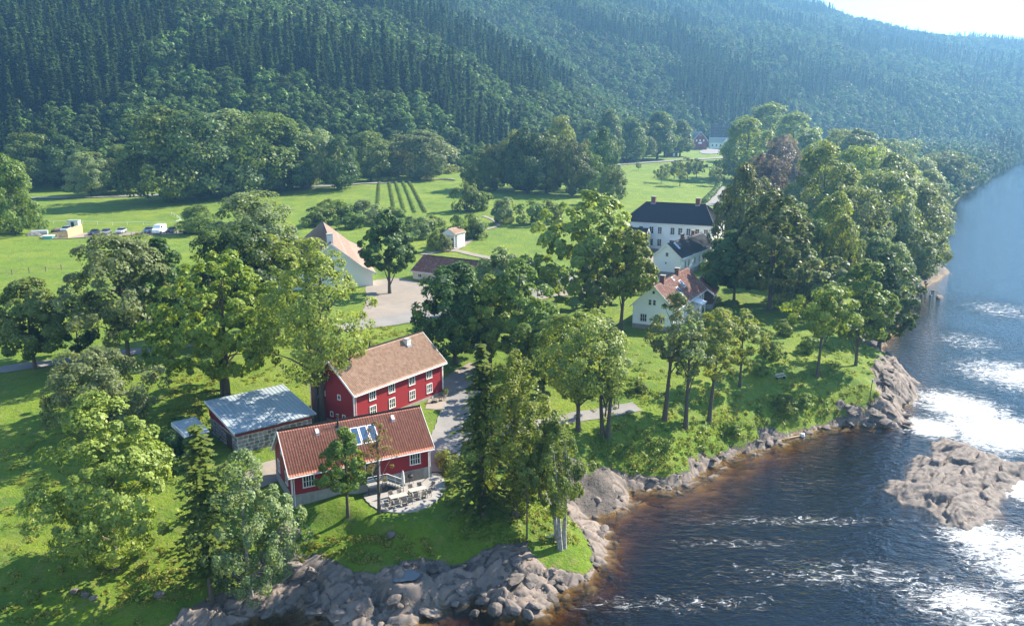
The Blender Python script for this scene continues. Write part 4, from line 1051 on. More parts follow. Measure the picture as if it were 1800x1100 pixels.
# near trees, each its own mesh: u, foot, top, width, leaf, profile, crown base, options, name, label
NEAR = [
 (205,1000,690,235,'ash','egg',.04,dict(nclump=150,leaf=.38,rc=1.15,cmax=30000),'broadleaf_tree','tall bushy light green tree with foliage down to the grass'),
 (188,775,610,165,'silver','round',.10,dict(nclump=80,leaf=.28),'broadleaf_tree','grey-green bushy tree on the slope beside the dirt track'),
 (440,1045,800,165,'silver','oval',.03,dict(nclump=110,leaf=.26,droop=True,rc=.8),'birch_tree','pale fine-leaved birch growing to the ground beside the bare-trunked conifer'),
 (62,648,486,125,'olive','dome',.14,dict(nclump=80,leaf=.30),'broadleaf_tree','dark tree with a russet brown top beside the dirt track'),
 (140,628,520,80,'dark','oval',.12,dict(nclump=45,leaf=.30),'broadleaf_tree','small dark tree next to the russet-topped tree'),
 (228,645,412,170,'silver','round',.2,dict(nclump=95,leaf=.30,airy=.15),'broadleaf_tree','ragged silvery tree with limbs reaching out over the meadow'),
 (300,630,420,110,'dark','round',.15,dict(nclump=70,leaf=.32),'broadleaf_tree','dark tree between the silvery tree and the yellowing maple'),
 (395,695,438,205,'yellow','dome',.14,dict(nclump=170,leaf=.40,stems=2,rc=1.1),'broadleaf_tree','broad yellowing tree leaning over the metal-roofed outbuilding'),
 (562,742,418,175,'ash','oval',.24,dict(nclump=110,leaf=.27,airy=.2,stems=2),'broadleaf_tree','tall airy yellow-green tree rising between the red houses'),
 (430,600,395,150,'dark','round',.15,dict(nclump=90,leaf=.32),'broadleaf_tree','dark round tree with pale top behind the yellowing tree'),
 (490,590,410,110,'yellow','round',.15,dict(nclump=70,leaf=.32),'broadleaf_tree','golden green tree crowding the gable of the white barn'),
 (685,516,367,108,'dark','egg',.22,dict(nclump=90,leaf=.30,rc=1.2),'broadleaf_tree','dense egg-shaped tree standing alone in the gravel yard'),
 (800,640,460,135,'dark','dome',.10,dict(nclump=90,leaf=.30),'broadleaf_tree','dark dense tree behind the two-storey red house'),
 (862,650,484,95,'yellow','oval',.12,dict(nclump=70,leaf=.28),'broadleaf_tree','narrow yellow-green tree beside the dark dense tree'),
 (912,650,455,110,'green','oval',.12,dict(nclump=75,leaf=.28),'broadleaf_tree','mid green tree by the drive above the red houses'),
 (885,560,437,105,'silver','round',.15,dict(nclump=65,leaf=.32),'broadleaf_tree','grey-green round tree beside the lawn and the drive'),
 (612,906,752,98,'green','egg',.28,dict(nclump=70,leaf=.20,rc=.62),'broadleaf_tree','small green tree in front of the red house wall'),
 (667,902,738,62,'dry','oval',.35,dict(nclump=26,leaf=.16,airy=.72,rc=.5),'broadleaf_tree','thin half-bare tree with brown leaves beside the round terrace'),
 (985,958,752,105,'larch','oval',.30,dict(nclump=60,leaf=.22,airy=.35,droop=True,stems=3,lean=(-.6,1)),'birch_tree','three-stemmed birch leaning on the grassy river point'),
 (926,952,800,44,'ash','oval',.58,dict(nclump=14,leaf=.2,airy=.5,rc=.5,trunk_r=.09),'birch_tree','slender bare-trunked birch on the rocks'),
 (905,905,622,165,'yellow','egg',.08,dict(nclump=120,leaf=.26,droop=True,rc=.95),'broadleaf_tree','golden green drooping tree entwined with the tall spruce'),
 (950,880,700,80,'larch','oval',.15,dict(nclump=50,leaf=.24,droop=True),'broadleaf_tree','light green drooping tree beside the golden green one'),
 (1016,757,545,150,'ash','round',.28,dict(nclump=85,leaf=.26,airy=.3),'broadleaf_tree','round pale green tree over the gravel path'),
 (1063,768,560,80,'silver','oval',.35,dict(nclump=45,leaf=.26,airy=.4,stems=2),'broadleaf_tree','pale tree with twin stems next to the wooden rail'),
 (955,690,560,110,'green','round',.12,dict(nclump=60,leaf=.28),'broadleaf_tree','green tree on the slope above the gravel path'),
 (1032,540,332,190,'ash','dome',.04,dict(nclump=130,leaf=.40,rc=1.7),'broadleaf_tree','big bright green domed tree beside the lawn'),
 (1090,582,398,100,'yellow','dome',.36,dict(nclump=75,leaf=.30,lean=(1.2,0)),'broadleaf_tree','yellow-green tree with tall bare trunk by the white house'),
 (1048,560,436,66,'silver','oval',.1,dict(nclump=45,leaf=.28),'broadleaf_tree','slim pale tree beneath the big domed tree'),
 (1168,738,515,88,'silver','oval',.44,dict(nclump=50,leaf=.24,airy=.45,lean=(1.2,.6)),'broadleaf_tree','tall slanting tree with long bare trunk on the river bank'),
 (1205,752,545,72,'silver','oval',.42,dict(nclump=42,leaf=.24,airy=.45),'broadleaf_tree','upright green tree between the slanting bank trees'),
 (1246,742,545,100,'ash','round',.40,dict(nclump=50,leaf=.24,airy=.45,lean=(1.0,.8)),'broadleaf_tree','leaning grey-green tree over the mown river path'),
 (1300,680,548,85,'ash','round',.3,dict(nclump=40,leaf=.26,airy=.4),'broadleaf_tree','light green bank tree next to the leaning grey-green one'),
 (1436,663,500,110,'yellow','round',.45,dict(nclump=48,leaf=.28,airy=.45,lean=(.5,.3)),'broadleaf_tree','bright lime green tree with thick bare trunk at the mown path'),
 (1504,642,455,95,'green','oval',.25,dict(nclump=60,leaf=.28,airy=.15,trunk_r=.22),'broadleaf_tree','grey-trunked tree at the waterside ledge'),
 (1545,612,440,95,'dark','oval',.05,dict(nclump=75,leaf=.30),'broadleaf_tree','dark leafy tree hanging over the river edge'),
 (1290,528,405,115,'dark','dome',.18,dict(nclump=75,leaf=.32),'broadleaf_tree','dark green tree beside the white house annex'),
 (1352,545,330,140,'olive','oval',.15,dict(nclump=110,leaf=.34,rc=1.4),'broadleaf_tree','tall dark tree with bronze-tinged crown behind the annex'),
 (1450,560,450,90,'silver','round',.12,dict(nclump=60,leaf=.30),'broadleaf_tree','round grey-green tree above the lime green tree'),
]
# trees farther off: shared meshes
MID = [
 (455,478,338,132,'silver','round','broadleaf_tree','big round grey-green tree with bronze top in the meadow',None),
 (350,410,360,70,'green','dome','fruit_tree','small spreading tree on the lawn behind the parked cars',None),
 (1300,470,286,90,'olive','oval','broadleaf_tree','tall tree with orange-tinged top beside the manor',None),
 (1345,400,266,72,'purple','round','copper_beech_tree','copper-coloured round tree behind the manor drive',None),
 (1372,360,232,60,'purple','round','copper_beech_tree','smaller dusky purple tree behind the copper one',None),
 (1440,420,254,130,'yellow','dome','broadleaf_tree','broad yellow-green domed tree above the river wood',None),
 (1455,500,335,95,'ash','oval','broadleaf_tree','light green tree below the broad yellow-green domed tree',None),
 (1470,520,378,75,'yellow','oval','broadleaf_tree','lime yellow tree in the river wood',None),
]
RW = [(1650,350,262,70),(1625,380,300,70),(1580,380,290,90),(1640,400,345,60),(1540,420,330,90),(1480,420,300,90),(1520,450,360,90),(1575,470,360,90),(1430,480,385,80),(1400,500,370,90),(1360,470,350,90),(1530,560,460,60),(1540,470,300,120),(1605,470,322,105),(1590,500,390,100),(1560,430,268,110),(1510,400,258,100),(1500,340,225,95),(1560,330,240,90),(1530,500,405,80),(1500,480,330,90),
      (1620,430,340,75),(1600,360,278,80),(1415,330,228,80),(1390,470,400,70),(1400,540,430,80),(1470,330,228,80),(1565,540,430,70),(1400,420,330,80)]
YW = [(1350,290,184,105),(1310,320,208,110),(1390,300,200,90),(1280,400,330,50)]
MEADOW = [(300,356,184,150),(345,350,190,140),(405,345,190,150),(470,340,200,140),(500,335,215,120),(160,345,268,68),(208,338,258,70),(248,338,262,60),(740,315,228,112),(652,318,232,75),(600,332,240,70),(545,330,222,80),(25,412,268,95),(-20,395,270,80),(10,400,320,80),
          (60,330,235,90),(110,325,240,90),(690,310,250,60)]
PARK = [(845,335,262,58),(870,335,250,60),(925,340,222,80),(905,335,230,60),(960,340,232,70),(1005,345,240,60),(1058,335,222,52),(985,330,205,55),(1035,345,265,50),(1075,360,290,50)]
POPLAR = [(1070,290,190,42),(1105,285,205,45),(1155,280,195,52),(1130,282,215,40),(1195,275,210,40),(1030,290,210,45)]
ORCH = [(1162,322,290,26),(1185,315,280,34),(1195,328,284,36),(1208,318,276,36),(1224,312,278,30),(1172,312,288,24),(1228,304,280,26),(1258,328,293,30),(1122,300,283,12)]
SHRUBS = [(768,441,404,30),(783,442,414,22),(560,398,362,60),(600,392,352,60),(640,390,350,55),(620,402,372,50),(575,380,350,40),(745,420,380,50),(718,405,380,45),(760,405,378,45),(780,432,402,34),(805,430,376,40),(828,420,374,44),(845,420,385,30),
          (820,372,322,50),(848,370,335,40),(890,392,345,52),(935,395,352,55),(965,392,352,45),(665,395,360,45),(690,392,362,45)]
WORD = {'silver': 'pale grey-green', 'green': 'mid green', 'dark': 'dark green', 'ash': 'light green', 'olive': 'bronze-green', 'bush': 'fresh green', 'round': 'round', 'oval': 'tall', 'dome': 'broad'}
def build_trees():
    k = 0
    for u, vb, vt, w, sp, sh, cb, op, nm, lab in NEAR:
        x, y, z, h, cr = place(u, vb, vt, w); k += 1
        op['leaf'] = op['leaf']/.30*max(.21, .0029*y)/.8*1.1
        cm, tm = crown_trunk(h, cr, cb, sh, 100+k, **op)
        bk = BIRCH if nm == 'birch_tree' and 'slender' not in lab else BARK
        plant_tree(nm, cm, tm, LEAF[sp], (x, y, z), lab, 'tree', rz=0, bark=bk)
    # conifers in the foreground
    x, y, z, h, cr = place(372, 1055, 742, 135)
    cm, tm = spruce_meshes(h, cr, 11, 34, 7, 7, .62, cb=.16, sparse=.30, power=.55)
    plant_tree('conifer_tree', cm, tm, LEAF['larch'], (x, y, z), 'gaunt conifer with bare trunk showing through thin branches', 'tree')
    x, y, z, h, cr = place(848, 905, 600, 150)
    cm, tm = spruce_meshes(h, cr, 12, 42, 8, 8, .55, cb=.05, power=.6, sparse=.28)
    plant_tree('spruce_tree', cm, tm, LEAF['larch'], (x, y, z), 'tall spire-topped conifer standing in front of the gravel path', 'tree')
    PR = {}
    for sh, cb in (('round',.03),('dome',.02),('oval',.02),('egg',.06),('column',.02)):
        PR[sh] = [crown_trunk(14, 5.6 if sh != 'column' else 3.6, cb, sh, 300+i*7+len(sh), leaf=.36, nclump=120, cover=2.4, cmax=19000, rc=1.55) for i in range(2)]
    PR['bush'] = [crown_trunk(4, 2.4, .0, 'dome', 350+i, leaf=.24, nclump=34, cover=1.8, cmax=5000, rc=.75) for i in range(2)]
    PR['apple'] = [crown_trunk(6, 3.2, .25, 'dome', 360+i, leaf=.26, nclump=36, cover=1.4, cmax=5000, rc=.8) for i in range(2)]
    rr = random.Random(4)
    def mid(u, vb, vt, w, sp, sh, nm, lab, grp, cat='tree'):
        x, y, z, h, cr = place(u, vb, vt, w)
        cm, tm = PR[sh][rr.randrange(2)]
        H0, R0 = {'bush': (4,2.4), 'apple': (6,3.2), 'column': (14,3.6)}.get(sh, (14,5.6))
        plant_tree(nm, cm, tm, LEAF[sp], (x, y, z), lab, cat, grp, (cr/R0, cr/R0, h/H0), rr.uniform(0, 6.28))
    for u, vb, vt, w, sp, sh, nm, lab, grp in MID: mid(u, vb, vt, w, sp, sh, nm, lab, grp)
    for i, t in enumerate(RW): mid(*t, (s_ := ['silver','ash','silver','silver','green'][i % 5]), (h_ := ['round','dome'][i % 2]), 'broadleaf_tree', f'{WORD[h_]} {WORD[s_]} tree crowded into the wood along the river', 'trees of the river wood')
    for t in YW: mid(*t, 'yellow', 'dome', 'broadleaf_tree', 'tall yellow-green tree in front of the far farm', 'yellow-green trees by the far farm')
    for i, t in enumerate(MEADOW): mid(*t, (s_ := ['green','dark','silver'][i % 3]), (h_ := ['dome','round'][i % 2]), 'broadleaf_tree', f'{WORD[h_]} {WORD[s_]} tree along the back road behind the meadow', 'trees along the back road')
    for i, t in enumerate(PARK): mid(*t, (s_ := ['green','olive','dark','ash'][i % 4]), (h_ := ['oval','round'][i % 2]), 'broadleaf_tree', f'{WORD[h_]} {WORD[s_]} park tree standing behind the lawn', 'park trees behind the lawn')
    for i, t in enumerate(POPLAR): mid(*t, 'green', 'column', 'broadleaf_tree', 'narrow upright tree along the far field edge', 'upright trees at the far field')
    for t in ORCH: mid(*t, 'silver', 'apple', 'fruit_tree', 'small gnarled fruit tree on the green field behind the manor', 'orchard trees')
    for i, t in enumerate(SHRUBS): mid(*t, (s_ := ['bush','silver','green'][i % 3]), 'bush', 'shrub', f'rounded {WORD[s_]} shrub in the gardens ' + ('behind the white barn' if t[0] < 700 else 'near the white garden temple' if t[0] < 860 and t[1] > 373 else 'beneath the park trees'), 'garden shrubs', 'shrub')
    for u, vb, vt, w in ((1375,590,560,34),(1330,655,632,34),(1360,630,598,40),(1420,620,590,40),(1345,600,578,28),(1260,630,606,36),(1380,722,692,52),(1412,718,690,42),(1290,758,740,34),(1120,690,668,34)):
        mid(u, vb, vt, w, 'bush', 'bush', 'shrub', 'dense green shrub on the river bank', 'shrubs on the river bank', 'shrub')
    for u, vb, vt, w in ((790,830,795,40),(805,850,810,36),(780,812,790,30)):
        mid(u, vb, vt, w, 'ash', 'bush', 'shrub', 'light green shrub at the end of the round terrace', 'shrubs by the terrace', 'shrub')
    for u, vb, vt, w in ((320,770,730,40),(345,820,775,50),(300,800,755,50),(285,840,800,50)):
        mid(u, vb, vt, w, 'dark', 'bush', 'shrub', 'dark shrub beside the lean-to shed', 'shrubs by the lean-to shed', 'shrub')

# ---------------------------------------------------------------- forest on the hill
def build_forest():
    SPR = [spruce_meshes(24, 3.6, 400+i, 20, 7, 2, 1.25, cb=.02, power=.8, fall=2.2) for i in range(3)]
    DEC = [crown_trunk(14, 4.6, .04, ['dome','oval','round'][i], 420+i, leaf=.95, nclump=40, cover=1.5, cmax=1500, rc=1.5) for i in range(3)]
    rr = random.Random(9); pr = {'s': [], 'd': []}
    # the edge of the forest, tree by tree
    B = BASE[1:12]; seg = np.hypot(*np.diff(B, axis=0).T); s = np.concatenate([[0], np.cumsum(seg)])
    n = 0; q = 0.0
    while q < s[-1]:
        x = np.interp(q, s, B[:,0])+rr.uniform(-5, 5); y = np.interp(q, s, B[:,1])+rr.uniform(-8, 10)
        if abs(math.degrees(math.atan2(x, y))) < 38:
            dec = rr.random() < .72
            cm, tm = (DEC if dec else SPR)[n % 3]; f = rr.uniform(.8, 1.25)
            o, c = plant_tree('broadleaf_tree' if dec else 'spruce_tree', cm, tm, LEAF['forest'] if dec else LEAF['needle'], (x, y, gz(x, y)-.2),
                'broadleaf tree at the foot of the wooded hill' if dec else 'spruce at the foot of the wooded hill', 'tree', 'broadleaf trees at the forest edge' if dec else 'spruces at the forest edge', (f, f, f*rr.uniform(.9, 1.15)), rr.uniform(0, 6.28))
            if len(pr['d' if dec else 's']) < 3 and cm.name not in [a.data.name for a in pr['d' if dec else 's']]: pr['d' if dec else 's'].append(c)
            n += 1
        q += rr.uniform(6, 11)
    # the mass of the forest
    r = np.random.default_rng(12); P = []
    for y0, y1, sp in ((330,700,5.2),(700,1150,6.6),(1150,1900,9.0),(1900,2550,13)):
        nx, ny = int(3500/sp), int((y1-y0)/sp)
        X, Y = np.meshgrid(np.linspace(-1650, 1850, nx), np.linspace(y0, y1, ny))
        X = X+r.uniform(-.5, .5, X.shape)*sp; Y = Y+r.uniform(-.5, .5, Y.shape)*sp
        az = np.degrees(np.arctan2(X, Y)); ok = np.abs(az) < 39
        X, Y = X[ok], Y[ok]; h_, d_ = hill(X, Y)
        ok = d_ > 3; X, Y, d_ = X[ok], Y[ok], d_[ok]
        P.append(np.stack([X, Y, d_], -1))
    # the wood running down to the river beyond the bend
    X, Y = np.meshgrid(np.arange(120, 680, 6.0), np.arange(330, 1010, 6.0)); X = X+r.uniform(-3, 3, X.shape); Y = Y+r.uniform(-3, 3, Y.shape)
    sd = sdist(X, Y, SHORE); ok = (sd > .5) & (sd < np.interp(Y, [330, 420, 560, 1000], [8, 30, 70, 130])) & (hill(X, Y)[1] < 3); P.append(np.stack([X[ok], Y[ok], sd[ok]*0+10], -1))
    P = np.concatenate(P)
    ii = np.clip(np.searchsorted(XL, P[:,0])-1, 0, len(XL)-2); jj = np.clip(np.searchsorted(YL, P[:,1])-1, 0, len(YL)-2)
    fx = (P[:,0]-XL[ii])/(XL[ii+1]-XL[ii]); fy = (P[:,1]-YL[jj])/(YL[jj+1]-YL[jj])
    Z = (GZ[jj,ii]*(1-fx)+GZ[jj,ii+1]*fx)*(1-fy)+(GZ[jj+1,ii]*(1-fx)+GZ[jj+1,ii+1]*fx)*fy
    # keep what the valley can see: drop trees on slopes turned away behind the ridge
    nz_ = fbm(P[:,0]/110, P[:,1]/110, 3, 15)+.10*(fbm(P[:,0]/25, P[:,1]/25, 2, 18)-.5)
    left = sstep(150, -150, P[:,0]-(P[:,1]-400)*.1)
    dec = nz_ > .40+.17*left*sstep(30, 80, P[:,2]) - .10*sstep(60, 20, P[:,2])
    cx, cy_ = -130, 700
    for key, msk, lab, nm in (('s', ~dec, 'dark spruce forest covering the hillside', 'spruce_forest'), ('d', dec, 'broadleaf woodland covering the hillside', 'broadleaf_forest')):
        V = np.stack([P[msk,0], P[msk,1], Z[msk]-.4], -1); N = len(V)
        me = bpy.data.meshes.new(nm); me.vertices.add(N); me.vertices.foreach_set('co', V.astype(np.float32).ravel())
        a = me.attributes.new('size', 'FLOAT', 'POINT'); a.data.foreach_set('value', (.5+.75*r.random(N)).astype(np.float32))
        a = me.attributes.new('turn', 'FLOAT', 'POINT'); a.data.foreach_set('value', (6.28*r.random(N)).astype(np.float32))
        a = me.attributes.new('pick', 'INT', 'POINT'); a.data.foreach_set('value', r.integers(0, 3, N).astype(np.int32))
        o = bpy.data.objects.new(nm, me); COL.objects.link(o); tag(o, lab, None, None, 'stuff')
        ng = bpy.data.node_groups.new(nm, 'GeometryNodeTree')
        ng.interface.new_socket('Geometry', in_out='INPUT', socket_type='NodeSocketGeometry')
        ng.interface.new_socket('Geometry', in_out='OUTPUT', socket_type='NodeSocketGeometry')
        nn, l = ng.nodes, ng.links
        gi, go = nn.new('NodeGroupInput'), nn.new('NodeGroupOutput')
        m2p = nn.new('GeometryNodeMeshToPoints'); inst = nn.new('GeometryNodeInstanceOnPoints'); inst.inputs['Pick Instance'].default_value = True
        jn = nn.new('GeometryNodeJoinGeometry')
        for c in pr[key][::-1]:
            oi = nn.new('GeometryNodeObjectInfo'); oi.inputs['Object'].default_value = c; oi.inputs['As Instance'].default_value = True
            l.new(oi.outputs['Geometry'], jn.inputs[0])
        def na(k, t):
            x = nn.new('GeometryNodeInputNamedAttribute'); x.data_type = t; x.inputs['Name'].default_value = k; return x.outputs['Attribute']
        cb_ = nn.new('ShaderNodeCombineXYZ'); l.new(na('turn', 'FLOAT'), cb_.inputs['Z'])
        l.new(gi.outputs[0], m2p.inputs['Mesh']); l.new(m2p.outputs[0], inst.inputs['Points']); l.new(jn.outputs[0], inst.inputs['Instance'])
        l.new(na('pick', 'INT'), inst.inputs['Instance Index']); l.new(cb_.outputs[0], inst.inputs['Rotation']); l.new(na('size', 'FLOAT'), inst.inputs['Scale'])
        l.new(inst.outputs[0], go.inputs[0])
        md = o.modifiers.new('scatter', 'NODES'); md.node_group = ng
        print(nm, N, 'trees')

# ---------------------------------------------------------------- roads, yard, terrace
def G(u, v): return ground_at(u, v)[:2]
def build_paths():
    P = lambda *q: [G(u, v) for u, v in q]
    sheet('gravel_yard', P((646,520),(640,505),(655,492),(690,488),(728,494),(760,505),(765,530),(745,552),(720,558),(650,572),(622,570),(640,545)), M_GRAVEL, off=.07)
    strip('drive', P((600,578),(650,570),(700,562),(735,556),(800,545),(870,535),(930,520),(975,498),(1010,485)), 5.0, M_ROAD, off=.11)
    strip('drive_to_manor', P((930,522),(1010,512),(1070,505),(1120,505),(1150,495),(1150,470),(1148,450)), 5.5, M_GRAVEL, off=.10)
    strip('path', P((838,640),(812,655),(790,672),(770,700),(765,720)), 2.6, M_GRAVEL, off=.06)
    strip('path_to_terrace', P((835,650),(820,690),(800,730),(785,770),(778,800),(772,830)), 4.0, M_ROAD, off=.08)
    strip('river_path', P((800,775),(860,760),(930,748),(985,738),(1040,728),(1085,722),(1120,714)), 2.4, M_ROAD, off=.06)
    strip('dirt_track', P((-60,665),(0,650),(60,642),(120,634),(200,622),(290,612),(370,600)), 2.8, M_ROAD, off=.08)
    strip('back_road', P((-60,350),(60,349),(140,348),(210,346),(268,344),(330,342),(420,338),(500,332),(560,328),(640,324),(720,318),(800,316)), 5.0, M_ROAD, off=.30)
    strip('farm_road', P((1060,292),(1090,290),(1140,286),(1190,283),(1240,280),(1290,276)), 6.5, M_ROAD, off=.35)
    strip('manor_road', P((1250,362),(1262,350),(1268,340),(1275,330)), 5.0, M_ROAD, off=.25)
    strip('garden_path', P((800,440),(825,425),(845,405),(880,398),(870,388),(850,380)), 1.6, M_GRAVEL, off=.15)
    strip('lawn_path', P((742,448),(770,443),(800,440),(840,450),(880,458),(930,465)), 2.4, M_GRAVEL, off=.14)
    sheet('farm_yard', P((1225,268),(1250,262),(1272,266),(1262,271),(1240,272)), M_ROAD, off=.35, rings=6, dens=40)
    sheet('parking_gravel', P((60,416),(120,412),(180,409),(260,408),(320,408),(330,412),(250,414),(160,416),(90,422)), M_GRAVEL, off=.18)
    pts = [local(FA, 0, a, b)[:2] for a, b in ((7.2,-.05),(7.0,-2.4),(7.4,-4.6),(8.8,-6.2),(11.0,-6.8),(13.2,-6.0),(15.2,-4.0),(16.2,-1.6),(16.4,.6),(15.4,.8),(15.2,-.05))]
    sheet('terrace', pts, M_PAVE, flatz=5.56, rings=6, thick=.5)
    yard = [local(FA, 0, a, b)[:2] for a, b in ((-1.5,7.8),(4,7.8),(9,8.2),(15,8.5),(17,9.5),(16,11.5),(8,11),(2,10.5),(-3,9.5),(-4,7),(-3.5,4))]
    sheet('back_yard', yard, M_GRAVEL, off=.07)
    pool = [(POOL[0]+dx, POOL[1]+dy) for dx, dy in ((-1.3,-1.1),(-.9,-.1),(-.2,.9),(.9,.8),(1.3,.1),(.9,-.7),(-.1,-.9))]
    sheet('rain_pool', pool, plain('still_pool_water', (.02,.022,.025), None, 2, .03, spec=.9), flatz=POOL[2]+.06, rings=4, dens=40)

# ---------------------------------------------------------------- rock
def rock_mesh(seed, sub=2):
    import bmesh
    r = np.random.default_rng(seed); bm = bmesh.new(); bmesh.ops.create_icosphere(bm, subdivisions=sub, radius=1.0)
    nr = r.normal(size=(11, 3)); nr /= np.linalg.norm(nr, axis=1)[:,None]; cut = .58+.34*r.random(11)
    for v in bm.verts:
        p = np.array(v.co)
        for a, c in zip(nr, cut):
            d = p@a
            if d > c: p = p-a*(d-c)*.92
        p = p+r.normal(size=3)*.018
        v.co = p
    me = bpy.data.meshes.new('boulder'); bm.to_mesh(me); bm.free(); me.materials.append(M_ROCK); return me
def build_rocks():
    RK = [rock_mesh(500+i) for i in range(9)]
    r = random.Random(77)
    def boulder(x, y, z, s, label, group=None, flat=.6):
        o = bpy.data.objects.new('boulder', RK[r.randrange(9)]); COL.objects.link(o)
        o.location = (x, y, z); o.rotation_euler = (r.uniform(-.4, .4), r.uniform(-.4, .4), r.uniform(0, 6.28))
        o.scale = (s*r.uniform(.8, 1.5), s*r.uniform(.7, 1.1), s*flat*r.uniform(.7, 1.2))
        return tag(o, label, 'rock', group)
    zones = [ # u range, v range, count, sizes
        (520,800,985,1085,42,.25,1.15),(800,1000,940,1075,48,.25,1.1),(960,1070,930,1020,12,.25,.9),(470,560,1050,1095,14,.25,.9),(400,500,1070,1098,12,.25,.7),(820,960,860,950,14,.4,1.1),
        (1040,1120,860,905,6,.3,.8),(1120,1330,790,870,26,.2,.7),(1330,1480,745,790,22,.2,.8),(1470,1610,690,755,28,.3,1.2),(1540,1612,620,680,14,.3,1.0),(1560,1680,470,560,18,.4,1.1),(800,975,1035,1085,18,.3,.8)]
    WHERE = ['on the foreground bedrock below the lawn','on the foreground bedrock left of the birch point','at the tip of the grassy birch point','at the foreground shore below the pale birch','at the shore below the gaunt conifer','among the grass above the birch point',
             'in the small cove behind the birch point','along the edge of the brown bay','along the bay below the mown path','around the rusty marker post','beside the squared stone ledge','on the far gravel spit','in the shallows off the foreground bedrock']
    for (u0, u1, v0, v1, n, s0, s1), where in zip(zones, WHERE):
        k = t = 0
        while k < n and t < n*25:
            t += 1; x, y, z = ground_at(r.uniform(u0, u1), r.uniform(v0, v1))
            sd = gsd(x, y)
            i, j = np.searchsorted(XL, x), np.searchsorted(YL, y)
            if sd < -1.2 or ROCK[min(j, len(YL)-1), min(i, len(XL)-1)] < .55: continue
            k += 1; s = s0+(s1-s0)*r.random()**2.2
            boulder(x, y, z+s*.12, s, f'grey broken rock {where}', 'rocks along the river shore', .42)
    x, y, z = ground_at(687, 945); boulder(x, y, z+.35, .62, 'single pale boulder lying on the lawn below the terrace', None, .9)
    for u, v, s in ((150,1047,.5),(165,1052,.35),(132,1040,.45)): 
        x, y, z = ground_at(u, v); boulder(x, y, z+.1, s, 'grey stone half sunk in the shaded grass slope', 'stones in the grass slope', .7)
    x, y, z = ground_at(280, 1048); boulder(x, y, z+.2, .55, 'brown boulder in the grass near the bare-trunked conifer', None, .8)
    for u, v, s in ((1640,512,.6),(1652,524,1.1),(1636,520,.5),(1628,510,.4),(1662,475,.5),(1620,518,.4)):
        x, y = at(u, v, 0); boulder(x, y, .05, s, 'dark wet rock standing out of the calm river', 'rocks standing in the river', .7)
    for u, v, s in ((870,1075,.9),(905,1068,.6),(800,1062,.5),(560,1075,.5),(850,1058,.7),(930,1082,.6),(835,1080,.5)):
        x, y = at(u, v, 0); boulder(x, y, .12, s, 'rounded boulder at the edge of the foreground water', 'boulders at the foreground water edge', .75)
    # low rock island
    x0, x1, y0, y1 = ISLE[:,0].min()-2, ISLE[:,0].max()+2, ISLE[:,1].min()-2, ISLE[:,1].max()+2
    X, Y = np.meshgrid(np.arange(x0, x1, .17), np.arange(y0, y1, .17))
    sd = sdist(X, Y, ISLE)+(fbm(X/1.2, Y/1.2, 3, 61)-.5)*1.3
    u_, v_ = X*.8+Y*.6, Y*.8-X*.6
    wv = v_+.8*(fbm(X/3, Y/3, 2, 71)-.5)*2
    b, e = blocks(u_/4.2, wv/1.25, 91); b2, e2 = blocks(u_/1.3, wv/.45, 95)
    st = fbm(u_/5.0, wv/.40, 4, 66)
    Z = np.where(sd > 0, np.minimum(.85, .1+sd*.26)+.65*sstep(0, 2, sd)*(b-.4)+.13*(b2-.5)*sstep(0, .8, sd)+.60*(st-.5)*sstep(0, 1, sd)-.35*np.exp(-e*12)*sstep(0, 1, sd), np.clip(sd*.8, -1.2, 0))
    ny, nx = X.shape; i = np.arange(ny*nx).reshape(ny, nx)
    Fq = np.stack([i[:-1,:-1], i[:-1,1:], i[1:,1:], i[1:,:-1]], -1).reshape(-1, 4)
    keep = (Z.ravel()[Fq] > -1.1).any(1)
    me = np_mesh('rock_island', np.stack([X, Y, Z], -1).reshape(-1, 3), Fq[keep])
    tag(mobj('rock_island', me, M_ROCK), 'low brown layered rock island in the rapids', 'rock')
    # squared ledge at the water
    x, y, z = at(1558, 700, 0)[0], at(1558, 700, 0)[1], 0
    d = Vector(at(1606, 695, 0))-Vector((x, y)); a = math.atan2(d.y, d.x)
    h = empty('stone_ledge', (x, y, -.4), a, 'squared dark stone ledge jutting out into the river', 'rock'); rr = random.Random(3)
    for x0, x1, y0, y1, z1 in ((0,1.7,0,6,3.1),(1.75,3.4,.3,6.5,2.9),(3.45,5.0,.8,6,2.5)):
        b = Geo().box(x0, x1, y0, y1, -.5, z1); b.v = [(p[0]+rr.uniform(-.18,.18), p[1]+rr.uniform(-.18,.18), p[2]+rr.uniform(-.15,.15)) for p in b.v]
        b.obj('stone_block', M_ROCKW, h)

